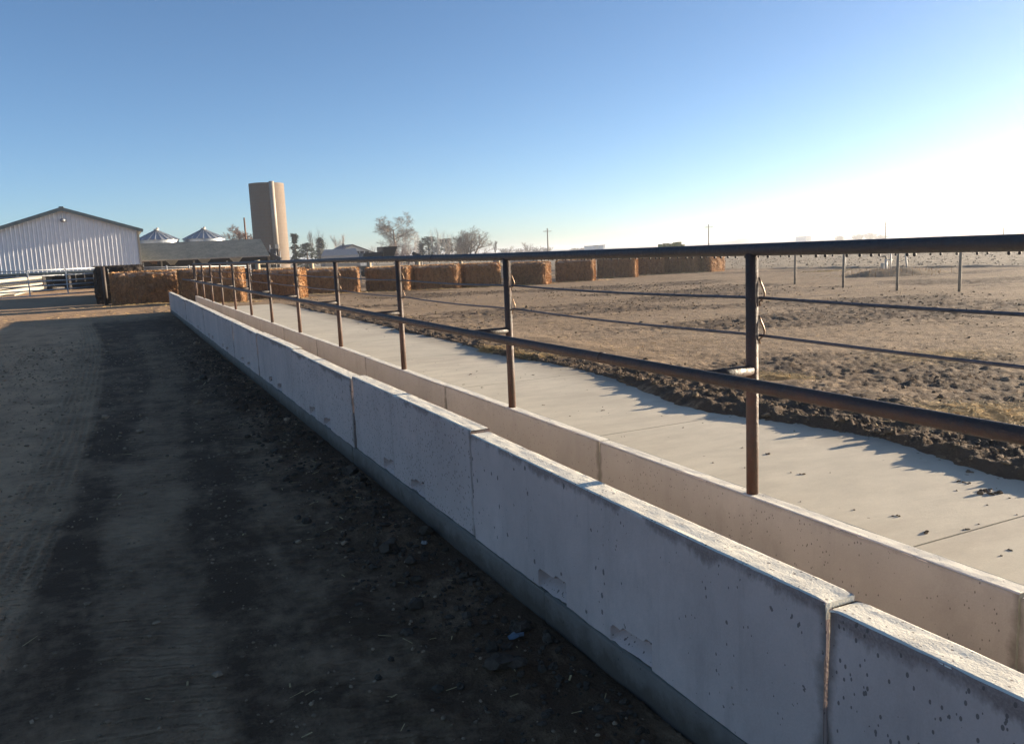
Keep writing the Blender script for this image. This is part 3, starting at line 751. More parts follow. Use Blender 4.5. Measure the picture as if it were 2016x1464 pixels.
# ------------------------------------------------------------------ loose litter (stuff) and clods
def scatter_blades(name,spots,label,mat,seed):
    rg=np.random.default_rng(seed); V=[];F=[]
    for (cx,cy,rx,ry,n,lmin,lmax) in spots:
        X=cx+rg.normal(size=n)*rx; Y=cy+rg.normal(size=n)*ry
        ok=~((X>1.45)&(X<XSLAB-.3)&(Y<28.3)&(Y>-3.6)) if True else None
        X=X[ok];Y=Y[ok]; Z=ground_z(X,Y)
        a=rg.uniform(0,2*math.pi,len(X)); l=rg.uniform(lmin,lmax,len(X))/2; ti=rg.normal(size=len(X))*.25; w_=rg.uniform(.0012,.0032,len(X))*(1+Y/12)
        for x,y,z,aa,ll,t,ww in zip(X,Y,Z,a,l,ti,w_):
            dx,dy=math.cos(aa)*ll,math.sin(aa)*ll; nx_,ny_=-math.sin(aa)*ww,math.cos(aa)*ww; o=len(V); dz=abs(t)*ll
            V+= [(x-dx-nx_,y-dy-ny_,z+.004),(x-dx+nx_,y-dy+ny_,z+.004),(x+dx+nx_,y+dy+ny_,z+.006+dz),(x+dx-nx_,y+dy-ny_,z+.006+dz),(x+dx,y+dy,z+.002+dz+ww),(x-dx,y-dy,z+.002+ww)]
            F+= [(o,o+1,o+2,o+3),(o+1,o+5,o+4,o+2)]
    o=MB().add(V,F).build(name,mat); tag(o,label,'straw',kind='stuff'); return o
spots=[]
for (cx,cy,rx,ry,a) in STRAWP: spots.append((cx,cy,rx*.8,ry*.8,int(1500*a),.05,.18))
for (bx,by,L,Wd,rz) in bale_feet:
    nx_,ny_=math.sin(rz),-math.cos(rz)
    spots.append((bx+nx_*(Wd/2+.12),by+ny_*(Wd/2+.12),L*.4,.22,420,.06,.22))
spots.append((9,9,3.2,3.5,900,.04,.12)); spots.append((14,18,7,8,900,.05,.16)); spots.append((0,29.5,2,1.3,400,.05,.15))
for pp in ((480,1350),(950,1290),(1000,1400),(620,950),(300,1000)):
    g=gnd(*pp); spots.append((g[0],g[1],.4,.3,9,.02,.06))
spots.append((0,9,1.2,4,60,.02,.05)); spots.append((1.15,5,.2,3,60,.02,.07))
scatter_blades('straw_litter',spots,'loose straw and stalk litter on the soil',STRAW_L,3)

def scatter_clods(name,gen,label,mat,seed,sub=True):
    rg=np.random.default_rng(seed); V=[];F=[]
    t=(1+5**.5)/2
    ico=np.array([(-1,t,0),(1,t,0),(-1,-t,0),(1,-t,0),(0,-1,t),(0,1,t),(0,-1,-t),(0,1,-t),(t,0,-1),(t,0,1),(-t,0,-1),(-t,0,1)])/math.hypot(1,t)
    fa=[(0,11,5),(0,5,1),(0,1,7),(0,7,10),(0,10,11),(1,5,9),(5,11,4),(11,10,2),(10,7,6),(7,1,8),(3,9,4),(3,4,2),(3,2,6),(3,6,8),(3,8,9),(4,9,5),(2,4,11),(6,2,10),(8,6,7),(9,8,1)]
    # one subdivision
    mid={};V1=[tuple(v) for v in ico];F1=[]
    def mp(a,b):
        k=(min(a,b),max(a,b))
        if k not in mid:
            q=(np.array(V1[a])+np.array(V1[b])); q/=np.linalg.norm(q); mid[k]=len(V1); V1.append(tuple(q))
        return mid[k]
    for a,b,c in fa:
        x,y,z=mp(a,b),mp(b,c),mp(c,a); F1+=[(a,x,z),(b,y,x),(c,z,y),(x,y,z)]
    if not sub: V1,F1=[tuple(v) for v in ico],list(fa)
    V1=np.array(V1)
    for x,y,z,s in gen(rg):
        jit=1+rg.normal(size=(len(V1),1))*.16; a=rg.uniform(0,6.28); ca,sa=math.cos(a),math.sin(a)
        q=V1*jit*s*np.array([rg.uniform(.8,1.3),rg.uniform(.7,1.1),rg.uniform(.5,.85)]); q=np.stack([q[:,0]*ca-q[:,1]*sa,q[:,0]*sa+q[:,1]*ca,q[:,2]],-1)+[x,y,z+s*.25]
        o=len(V); V.extend(map(tuple,q)); F.extend([tuple(i+o for i in f) for f in F1])
    o=MB().add(V,F).build(name,mat,smooth=False); tag(o,label,'soil clods',kind='stuff'); return o
def g_ridge(rg):
    Y=rg.uniform(0,27,4200); Y=np.where(rg.random(4200)<.6,rg.uniform(1,11,4200),Y); X=XSLAB+.18+rg.normal(size=4200)*.26
    X=np.maximum(X,XSLAB-spill(X,Y)+.03); Z=ground_z(X,Y); S=np.abs(rg.normal(size=4200))*.0065+.003; S*=1+1.6*(rg.random(4200)<.03)
    return zip(X,Y,Z,S)
scatter_clods('soil_clods',g_ridge,'crumbly soil ridge along the outer slab edge',CLOD,7)
def g_pen(rg):
    X=rg.uniform(XSLAB+.3,26,9000); Y=rg.uniform(1,36,9000); k=fbm(X*.16,Y*.30,21,3)+.25*rg.normal(size=9000)>.02; X=X[k];Y=Y[k]
    Z=ground_z(X,Y); S=np.abs(rg.normal(size=len(X)))*.007+.004; S*=1+.03*Y+1.5*(rg.random(len(X))<.02)
    return zip(X,Y,Z,S)
scatter_clods('soil_clods',g_pen,'dry clods scattered over the churned pen soil',CLOD,8)
def g_lane(rg):
    X=1.52-np.abs(rg.normal(size=2600))*.28; Y=rg.uniform(.8,16,2600)**1.0; Z=ground_z(X,Y); S=np.abs(rg.normal(size=2600))*.008+.004; S*=1+1.6*(rg.random(2600)<.03)
    return zip(X,Y,Z,S)
scatter_clods('soil_clods',g_lane,'dark moist clods along the foot of the bunk footing',CLOD_D,9)
def g_lane2(rg):
    X=rg.uniform(-3.2,1.5,9000); Y=rg.uniform(.8,1,9000)*rg.uniform(1,22,9000); Z=ground_z(X,Y); S=(np.abs(rg.normal(size=9000))*.0035+.0018)*(1+Y/14)*(1+1.5*(rg.random(9000)<.01)); return zip(X,Y,Z,S)
scatter_clods('soil_clods',g_lane2,'small pebbles and crumbs over the dark feed lane',CRUMB,10,sub=False)
def on_slab(px,py):
    p=gnd(px,py); d=ray(px,py)
    for _ in range(20): t=(zslab(p[1])-CAMZ)/d[2]; p=CP+d*t
    return p
def g_slab(rg):
    out=[]
    for (px,py,s) in ((1873,895,.016),(1856,900,.028),(1898,911,.008),(1910,930,.018),(1925,922,.012),(1888,948,.013),(1934,967,.022),(1952,973,.030),(1942,964,.014),(1906,950,.012),(1512,894,.013),(1462,881,.006),(938,731,.008),(926,737,.012),(948,763,.010),(912,757,.010),(1070,797,.008),(1050,738,.008),(1086,725,.007),(1186,808,.009),(1580,934,.010),(1766,1015,.010),(1826,1048,.014),(1905,1042,.009),(770,650,.02),(790,656,.02),(706,637,.015),(722,648,.015),(1990,1082,.008)):
        p=on_slab(px,py)
        for q in range(5):
            out.append((p[0]+rg.normal()*s*.9,p[1]+rg.normal()*s*.9,p[2],s*rg.uniform(.35,.75)))
    X=rg.uniform(2.6,4.9,260);Y=rg.uniform(.5,20,260)
    for x,y in zip(X,Y): out.append((x,y,zslab(y),rg.uniform(.002,.006)))
    return out
scatter_clods('soil_clods',g_slab,'small lumps of mud on the pale slab',CLOD,12)
def g_field(rg):
    out=[]
    n=9000; X=rg.uniform(24,95,n); Y=rg.uniform(10,110,n); m_=field_m(X,Y)>.5; X=X[m_];Y=Y[m_]; Z=ground_z(X,Y)
    return zip(X,Y,Z,np.abs(rg.normal(size=len(X)))*.028+.018)
scatter_clods('field_clods',g_field,'pale clods and residue over the stubble field',simple('field residue',(.27,.22,.155),.95,0,.3,5),13)

# ------------------------------------------------------------------ far field posts in the pen
random.seed(3)
for k,(px,py) in enumerate(((1565,560),(1660,566.5),(1766,572.5),(1888.5,574.5))):
    g=gnd(px,py); D=float((g-CP)@FW); mb=MB(); h=1.40+random.uniform(-.03,.03)
    mb.tube([(g[0],g[1],-.4),(g[0],g[1],.4),(g[0]+.01,g[1],g[2]+h)],[.048,.047,.044],8)
    lb=['leftmost of the four brown posts standing in the pen','second brown pen post, with a thin pale stake close behind it','third brown pen post, in front of the water pipe mound','rightmost of the four brown posts standing in the pen'][k]
    o=mb.build('wooden_post',WOODP,smooth=True,loc=(g[0],g[1],g[2])); tag(o,lb,'post','wooden posts standing in the open pen')
def stick(px,pyb,pyt,D,r,mat,name,label,cat,dx=0,group=None):
    a=at(px,pyb,D); b=at(px+dx,pyt,D); a[2]=min(a[2],float(base_z(a[0],a[1]))); mb=MB().tube([a,b],r,8); o=mb.build(name,mat,smooth=True,loc=tuple(a)); return tag(o,label,cat,group)
g=gnd(1664,537); stick(1664,537,498,float((g-CP)@FW),.035,PVC,'thin_stake','thin pale stake behind the second pen post','stake')
g=gnd(1786,537); stick(1786,537,497,float((g-CP)@FW),.045,PVC,'leaning_stake','pale leaning stake right of the water pipe','stake',-3)
g=gnd(1754,536); stick(1754,536,497,float((g-CP)@FW),.032,GALV,'thin_stake','grey upright pole just right of the water pipe','stake')
g=gnd(1776,537); stick(1776,537,527,float((g-CP)@FW),.05,WOODP,'stub_post','short broken stub beside the leaning stake','stub',1)
g=gnd(1743,537); D=float((g-CP)@FW); root=empty('water_hydrant',tuple(g)); tag(root,'pale upright water pipe with a bent top on the straw mound','hydrant')
a=at(1744,537,D);b=at(1744.5,510,D); part(MB().tube([a,b],.065,10),'standpipe',PVC,root,True)
b2=b+np.array([0,0,.10]); part(MB().tube([b,b2,b2+RT*-.10+np.array([0,0,.06]),b2+RT*-.22+np.array([0,0,.03])],.04,8),'spout',BLACKM,root,True)
c=at(1741,533,D*1.01); part(MB().box(c[0]-.18,c[0]+.18,c[1]-.1,c[1]+.1,c[2]-.3,c[2]+.42),'meter_box',PVC,root)
h1=at(1744,511.5,D);h2=at(1757,511.5,D); part(MB().tube([h1,h2],.03,6),'side_pipe',GALV,root,True)
# mound
g=gnd(1760,541); mb=MB(); n=26; vs=[];fs=[]
for i in range(n+1):
    for j in range(n+1):
        u=i/n*2-1;v=j/n*2-1; r_=min(1,math.hypot(u,v)); x=g[0]+u*3.4;y=g[1]+v*2.0
        vs.append((x,y,float(base_z(x,y))-.03+.38*(1-r_**2)**1.5*(.7+.5*float(vn(x*1.3,y*1.3,5)))+.05*float(fbm(x*4,y*4,6,3))))
for i in range(n):
    for j in range(n): a=i*(n+1)+j; fs.append((a,a+n+1,a+n+2,a+1))
o=mb.add(vs,fs).build('dirt_mound',CLOD,smooth=True,loc=tuple(g)); tag(o,'low straw-strewn dirt mound around the water pipe','mound')
rg=np.random.default_rng(4); V=[];F=[]
for _ in range(900):
    x=g[0]+rg.normal()*1.1;y=g[1]+rg.normal()*.7; z=float(base_z(x,y))+.18; h=rg.uniform(.1,.45); a=rg.uniform(0,6.28); o_=len(V)
    V+=[(x,y,z-.2),(x+.02*math.cos(a),y+.02*math.sin(a),z-.2),(x+rg.normal()*.12,y+rg.normal()*.1,z+h*.6)]; F.append((o_,o_+1,o_+2))
o=MB().add(V,F).build('dry_grass',simple('dry orange grass',(.42,.25,.11),.9,0,.3,5)); tag(o,'dry orange grass tuft on the mound','grass',kind='stuff')

# ------------------------------------------------------------------ barn
YB=72.0
pk=atY(121,412,YB); er=atY(271.5,452,YB); hw=er[0]-pk[0]; zpk=pk[2]; ze=er[2]; xl,xr=pk[0]-hw,pk[0]+hw
zb=CAMZ+.02; BL=60
barn=empty('metal_barn',(pk[0],YB,.1)); tag(barn,'white ribbed metal barn with a dark trimmed gable and open lower bays','barn')
mb=MB()
mb.add([(xl,YB,zb),(xr,YB,zb),(xr,YB,ze),(pk[0],YB,zpk),(xl,YB,ze)],[(0,1,2,3,4)])
x=xl+.15
def roofz(x): return ze+(zpk-ze)*(1-abs(x-pk[0])/hw)
while x<xr-.05:
    z1=roofz(x)-.03
    mb.add([(x-.05,YB,zb),(x-.02,YB-.035,zb),(x+.02,YB-.035,zb),(x+.05,YB,zb),(x-.05,YB,z1),(x-.02,YB-.035,z1),(x+.02,YB-.035,z1),(x+.05,YB,z1)],[(0,1,5,4),(1,2,6,5),(2,3,7,6),(0,3,2,1)])
    x+=.295
part(mb,'gable_siding',WHITE_METAL,barn)
mb=MB().box(xr-.003,xr+.04,YB-.05,YB+BL,.2,ze); part(mb,'side_wall',WHITEP,barn)
part(MB().box(xr-.10,xr+.05,YB-.075,YB-.051,zb-.1,ze),'corner_trim',WHITEP,barn)
ov=.35; sl_=(zpk-ze)/hw
for s in (-1,1):
    e=.35
    a=(pk[0],YB-ov,zpk+.05); b=(pk[0]+s*(hw+e),YB-ov,ze-sl_*e+.05)
    mb=MB().add([a,b,(b[0],YB+BL,b[2]),(a[0],YB+BL,a[2]),(a[0],a[1],a[2]+.1),(b[0],b[1],b[2]+.1),(b[0],YB+BL,b[2]+.1),(a[0],YB+BL,a[2]+.1)],[(0,1,2,3),(4,5,6,7),(0,1,5,4),(1,2,6,5),(3,2,6,7)])
    part(mb,'roof_slope',TRIM,barn)
    mb=MB().beam((a[0],YB-ov-.03,a[2]-.06),(b[0],YB-ov-.03,b[2]-.06),.05,.22); part(mb,'rake_trim',TRIM,barn)
part(MB().box(pk[0]-.16,pk[0]+.16,YB-ov-.02,YB+BL,zpk+.12,zpk+.19),'ridge_cap',TRIM,barn)
lm=atY(124,434,YB); part(MB().ball((lm[0],YB-.25,lm[2]),.2,6,(1,1,.8)).tube([(lm[0],YB,lm[2]),(lm[0],YB-.2,lm[2])],.06,8),'gable_lamp',GALV,barn,True)
part(MB().box(xl,xr,YB-.06,YB+.06,zb-.16,zb+.0),'header_beam',TRIM,barn)
part(MB().box(xl,xr,YB+3.0,YB+3.1,.1,zb+.5),'bay_shade_backing',DARKIN,barn)  # near-black sheet stands for the shade inside the open bays
k=0; x=xl
while x<xr+.1:
    part(MB().box(x-.08,x+.08,YB-.04,YB+.12,.0,zb-.16),'bay_post',WHITEP,barn); x+=hw*2/6
for xx in np.arange(pk[0]-.2,xr,.62):
    part(MB().box(xx-.03,xx+.03,YB-.05,YB-.0,.9,zb-.16),'slat',WHITEP,barn)

# feed alley with headlock panels left of the gate
Dh=58
A=at(-30,552,50); B=at(108,538,66)
hl=empty('headlock_panels',(A[0],A[1],.1)); tag(hl,'cream headlock feed rail running back behind the gate','headlocks')
def lerp(a,b,t): return a+(b-a)*t
zA,zB=1.25,1.42
part(MB().beam((A[0],A[1],zA),(B[0],B[1],zB),.08,.20),'top_rail',WHITEP,hl)
part(MB().beam((A[0],A[1],.78),(B[0],B[1],.95),.08,.14),'bottom_rail',WHITEP,hl)
part(MB().beam((A[0],A[1],.45),(B[0],B[1],.62),.16,.36),'curb',WHITEP,hl)
for t in np.linspace(0,1,40):
    p=lerp(A,B,t); part(MB().beam((p[0],p[1],lerp(.78,.95,t)),(p[0],p[1],lerp(zA,zB,t)),.09,.09),'stanchion',WHITEP,hl)
a=gnd(20,583);b=gnd(78,567); b2=at(118,550.5,60); b2[2]=.45
o=MB().beam((a[0],a[1],.30),(b[0],b[1],.42),.5,.22).beam((b[0],b[1],.42),(b2[0],b2[1],.5),.5,.2).build('concrete_curb',WHITEP,loc=tuple(a)); tag(o,'sunlit pale concrete curb running back behind the gate','curb')

# pipe gate across the lane
GL=np.array(atY(-8,586,1)[:3])
gl=at(-10,588,41.5); gr=at(203,573,46.0)
gate=empty('pipe_gate',tuple(gl)); tag(gate,'galvanised six bar pipe gate closed across the lane below the barn','gate')
zb0=gl[2]; zb1=gr[2]
glt=at(-10,536,41.5)[2]; grt=at(203,526.5,46)[2]
for k in range(6):
    t=[0,.20,.38,.56,.77,1][k]
    part(MB().tube([(gl[0],gl[1],zb0+(glt-zb0)*t),(gr[0],gr[1],zb1+(grt-zb1)*t)],.034,8),'bar',GATEM,gate,True)
for px,pt,pb in ((57,533,582.5),(134,529,576.5),(201,527,573.5)):
    t=(px+10)/213; p=lerp(gl,gr,t*.97)
    part(MB().beam((p[0],p[1]-.04,zb0+(zb1-zb0)*t-.02),(p[0],p[1]-.04,glt+(grt-glt)*t+.02),.09,.06),'upright',GATEM,gate)
gp_=gnd(216,600); root=empty('gate_post',tuple(gp_)); tag(root,'dark gate post with a sunlit hanging chain at the left end of the bale row','gate post')
part(MB().tube([(gp_[0]-.1,gp_[1],gp_[2]-.1),(gp_[0]-.1,gp_[1],gp_[2]+1.55)],.07,12),'post',P_POST,root,True)
ch=MB()
for i in range(11):
    z=gp_[2]+1.45-i*.115; ch.tube([(gp_[0]+.06+.012*i,gp_[1]-.1,z),(gp_[0]+.085+.012*i,gp_[1]-.1,z-.045),(gp_[0]+.06+.012*i,gp_[1]-.1,z-.09)],.018,6)
part(ch,'chain',PVC,root,True)

# pipe fence behind the bales
A=at(232,527.5,38);B=at(492,523,44)
root=empty('corral_fence',tuple(A)); tag(root,'low galvanised pipe corral fence behind the left bales','fence')
for dz in (0,-.10): part(MB().tube([(A[0],A[1],A[2]+dz),(B[0],B[1],B[2]+dz)],.03,8),'rail',GALV,root,True)
for t in np.linspace(0,1,7): p=lerp(A,B,t); part(MB().tube([(p[0],p[1],.1),(p[0],p[1],p[2]+.08)],.05,8),'post',GALV,root,True)
# timber fence right of it
A=at(490,513,46);B=at(1010,506,58)
root=empty('board_fence',tuple(A)); tag(root,'grey board fence with round tan posts behind the bales','fence')
for dz,hh in ((-.15,.16),(-.5,.16)): part(MB().beam((A[0],A[1],A[2]+dz),(B[0],B[1],B[2]+dz-.0),.06,hh),'board',WOODP,root)
for px in (503,592,696,793,885,972):
    t=(px-490)/520; p=lerp(A,B,t); part(MB().tube([(p[0]-.02,p[1]-.12,-.1),(p[0]-.02,p[1]-.12,p[2]+.02)],.14,10),'post',TREATED,root,True)
p0=at(672,520,60); o=MB().box(p0[0]-1.3,p0[0]+1.3,p0[1]-.5,p0[1]+.5,-.1,p0[2]+.28).build('feed_box',GREYC,loc=tuple(p0)); tag(o,'grey concrete feed box behind the board fence, left of the middle','feed box')
p0=at(1015,513,60); o=MB().box(p0[0]-1.6,p0[0]+1.6,p0[1]-.5,p0[1]+.5,-.1,p0[2]+.1).build('feed_box',GREYC,loc=tuple(p0)); tag(o,'grey concrete feed box just right of the second nearest fence post','feed box')

# ------------------------------------------------------------------ commodity shed
DS=92
def shed():
    TL=at(272,478,DS); TR=at(519,469.5,DS*1.02); BLp=at(272,512.5,DS*.96); BR=at(531,503,DS*.98)
    root=empty('commodity_shed',(TL[0],TL[1],0)); tag(root,'long weathered green grey roofed bin shed with hopper bottoms below the eave','shed')
    TL[2]=TR[2]=(TL[2]+TR[2])/2; BLp[2]=BR[2]=(BLp[2]+BR[2])/2
    TL=TL+np.array([0,2.2,0]);TR=TR+np.array([0,2.2,0])
    bk=np.array([0,3.2,0])
    mb=MB().add([BLp,BR,TR,TL,TL+bk+[0,0,-1.6],TR+bk+[0,0,-1.6]],[(0,1,2,3),(3,2,5,4)]); o=part(mb,'roof',ROOF_G,root)
    part(MB().beam(BLp+[0,-.03,-.07],BR+[0,-.03,-.07],.08,.14),'eave_trim',GREYC,root)
    d=(BR-BLp); L=np.linalg.norm(d); d=d/L; n_=np.array([d[1],-d[0],0]); 
    z0=-.3; a=BLp-n_*1.9; b=BR-n_*1.9
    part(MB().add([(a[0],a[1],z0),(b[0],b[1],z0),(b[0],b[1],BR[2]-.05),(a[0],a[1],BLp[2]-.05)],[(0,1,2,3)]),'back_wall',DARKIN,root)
    # end wall gable at right
    part(MB().add([BR+[.0,0,-.02],TR+[0,0,-.05],TR+bk+[0,0,-1.7],(TR+bk+[0,0,-1.7])*[1,1,0]+[0,0,z0],BR*[1,1,0]+[0,0,z0]],[(0,1,2,3,4)]),'end_wall',GREYC,root)
    # hoppers : top from px a..b, meeting at a low point
    yl=lambda px:513-(px-272)*.0385
    for (pa,pb,pc,lo,mt) in ((273,285,274,524,HOPO),(293,310,307,525,HOPO),(326,352,340,524,HOPW),(390,416,404,521,HOPW),(453,478,466,519,HOPW)):
        A_=at(pa,yl(pa)+1,DS*.975);B_=at(pb,yl(pb)+1,DS*.975);C_=at(pc,lo,DS*.985)
        bkk=np.array([0,1.2,0])
        cl,cr=C_+[-.12,.3,0],C_+[.12,.3,0]
        part(MB().add([A_,B_,cr,cl,A_+bkk,B_+bkk,cr+[0,.3,0],cl+[0,.3,0]],[(0,3,2,1),(1,2,6,5),(0,4,7,3),(4,5,6,7)]),'hopper',mt,root)
    for px in (318,382,447,531):
        p=at(px,515,DS*.975); part(MB().box(p[0]-.09,p[0]+.09,p[1]-.09,p[1]+.09,z0,p[2]+.1),'column',GREYC,root)
shed()
# ------------------------------------------------------------------ grain bins
def grain_bin(cx,peak,eave,wpx,D,lb):
    c=at(cx,eave,D); r=wpx/2/FPX*D; ze_=c[2]; zp=at(cx,peak,D)[2]
    root=empty('grain_bin',(c[0],c[1],0)); tag(root,lb,'grain bin','steel grain bins behind the shed')
    n=48; mb=MB(); nz=36
    vs=[];fs=[]
    for k in range(nz+1):
        z=-.3+(ze_+.3)*k/nz; rr=r*(.985+.006*math.sin(k*math.pi))
        for j in range(n): a=2*math.pi*j/n; vs.append((c[0]+rr*math.cos(a),c[1]+rr*math.sin(a),z))
    for k in range(nz):
        for j in range(n): a=k*n+j;b=k*n+(j+1)%n; fs.append((a,b,b+n,a+n))
    part(mb.add(vs,fs),'bin_wall',BINM,root,True)
    seg=22; ht=.10; mb=MB()
    for j in range(seg):
        a0=2*math.pi*j/seg;a1=2*math.pi*(j+1)/seg
        mb.add([(c[0]+r*1.04*math.cos(a0),c[1]+r*1.04*math.sin(a0),ze_-.05),(c[0]+r*1.04*math.cos(a1),c[1]+r*1.04*math.sin(a1),ze_-.05),(c[0]+r*ht*math.cos(a1),c[1]+r*ht*math.sin(a1),zp-.15),(c[0]+r*ht*math.cos(a0),c[1]+r*ht*math.sin(a0),zp-.15)],[(0,1,2,3)])
        mb.beam((c[0]+r*1.04*math.cos(a0),c[1]+r*1.04*math.sin(a0),ze_),(c[0]+r*ht*math.cos(a0),c[1]+r*ht*math.sin(a0),zp-.1),.06,.09)
    part(mb,'cone_roof',BINM,root)
    part(MB().tube([(c[0],c[1],zp-.2),(c[0],c[1],zp+.12)],r*.12,14).ball((c[0]+.15,c[1]-.1,zp+.1),.22,5),'roof_cap',PVC,root,True)
grain_bin(309.5,452.5,472.5,80,118,'left grain bin, cone roof between the barn and the shed roof')
grain_bin(402,450.5,470,79,122,'right grain bin, cone roof above the middle of the shed')
# ------------------------------------------------------------------ silo
DSI=150
c=at(536.5,512,DSI); tp=at(525,364,DSI); rS=33/FPX*DSI; zT=tp[2]
c=np.array([c[0],c[1],0]); silo=empty('concrete_silo',(c[0],c[1],0)); tag(silo,'tall tan concrete stave silo with a chute up its front','silo')
n=72; vs=[];fs=[]; nz=60
for k in range(nz+1):
    z=-.5+(zT+.5)*k/nz
    for j in range(n): a=2*math.pi*j/n; vs.append((c[0]+rS*math.cos(a),c[1]+rS*math.sin(a),z))
for k in range(nz):
    for j in range(n): a=k*n+j;b=k*n+(j+1)%n; fs.append((a,b,b+n,a+n))
part(MB().add(vs,fs),'stave_wall',SILO,silo,True)
# inner wall and rim so the open top has thickness
vs=[];fs=[]
for j in range(n):
    a=2*math.pi*j/n
    for r_,z in ((rS,zT),(rS-.15,zT),(rS-.15,zT-4)): vs.append((c[0]+r_*math.cos(a),c[1]+r_*math.sin(a),z))
for j in range(n):
    a=j*3;b=((j+1)%n)*3; fs+=[(a,b,b+1,a+1),(a+1,b+1,b+2,a+2)]
part(MB().add(vs,fs),'rim',SILO,silo)
hoops=MB()
for z in np.arange(.6,zT,.62):
    for j in range(36):
        a0=2*math.pi*j/36;a1=2*math.pi*(j+1)/36
        hoops.beam((c[0]+(rS+.015)*math.cos(a0),c[1]+(rS+.015)*math.sin(a0),z),(c[0]+(rS+.015)*math.cos(a1),c[1]+(rS+.015)*math.sin(a1),z),.03,.03)
part(hoops,'steel_hoops',RUSTM,silo)
tc_=-np.array([c[0],c[1]])/math.hypot(c[0],c[1]); ri=np.array([-tc_[1],tc_[0]])*-1
if ri@np.array(RT[:2])<0: ri=-ri
ad=tc_*math.cos(R(16))+ri*math.sin(R(16)); cx_,cy_=c[0]+ad[0]*(rS+.18),c[1]+ad[1]*(rS+.18)
part(MB().tube([(cx_,cy_,4.2),(cx_,cy_,zT+.15)],.46,16),'chute',simple('pale chute steel',(.32,.28,.23),.6,0,.1,2),silo,True)
# ------------------------------------------------------------------ machinery by the silo
p=at(541,505,108); root=empty('feed_conveyor',(p[0],p[1],0)); tag(root,'dark cluttered feed conveyor between the shed and the silo','conveyor')
def Q(px,py,D=108): return at(px,py,D)
part(MB().beam(Q(526,497),Q(553,511),.5,.45),'trough',BLACKM,root)
part(MB().box(Q(533,500)[0],Q(549,500)[0],p[1],p[1]+1.2,0,Q(540,490)[2]),'hopper_box',BLACKM,root)
for px,t in ((531,482),(535,488),(538,490),(543,484),(551,494)): a=Q(px,520);b=Q(px,t); a[2]=0; part(MB().tube([a,b],.07,6),'leg',GALV,root,True)
part(MB().tube([Q(537,504),Q(541,500),Q(545,504),Q(548,514)],.09,6),'spout',PVC,root,True)
part(MB().box(Q(542,484)[0],Q(548,484)[0],p[1]-.2,p[1]+.3,Q(545,489)[2],Q(545,481)[2]),'motor_box',PVC,root)
# utility pole left of silo
def pole(px,pt,D,lb,cross=True,mat=WOODP,r=.13,wd=1.3,dx=0):
    a=at(px,pt+60,D); b=at(px,pt,D); a=np.array([b[0],b[1],-.6]); root=empty('utility_pole',(a[0],a[1],0)); tag(root,lb,'utility pole','wooden utility poles')
    part(MB().tube([a,b],[r,r*.7],8),'shaft',mat,root,True)
    if cross:
        v=RT*np.array([1,1,0]); v=v/np.linalg.norm(v); c_=b-np.array([0,0,.9*D/300+.2])
        part(MB().beam(c_-v*wd,c_+v*wd,.16,.18),'crossarm',mat,root)
        for s in (-.9,-.45,.9): q=c_+v*wd*s; part(MB().tube([q,q+np.array([0,0,.35])],.09,6),'insulator',GREYC,root,True)
pole(480.5,428.5,112,'plain brown pole rising behind the shed roof, left of the silo',False,RUSTM,.15)
pole(1077.5,449.5,300,'leftmost of the crossarm poles, right of the bare trees',True,WOODP,.30,1.5)
pole(1395,441.5,300,'crossarm pole above the right end of the bale row',True,WOODP,.27,1.5)
pole(1744,435.5,320,'faint crossarm pole above the third pen post',True,WOODP,.27,2.0)
pole(1977,429.5,340,'fainter crossarm pole at the right edge of the sky',True,WOODP,.27,1.7)

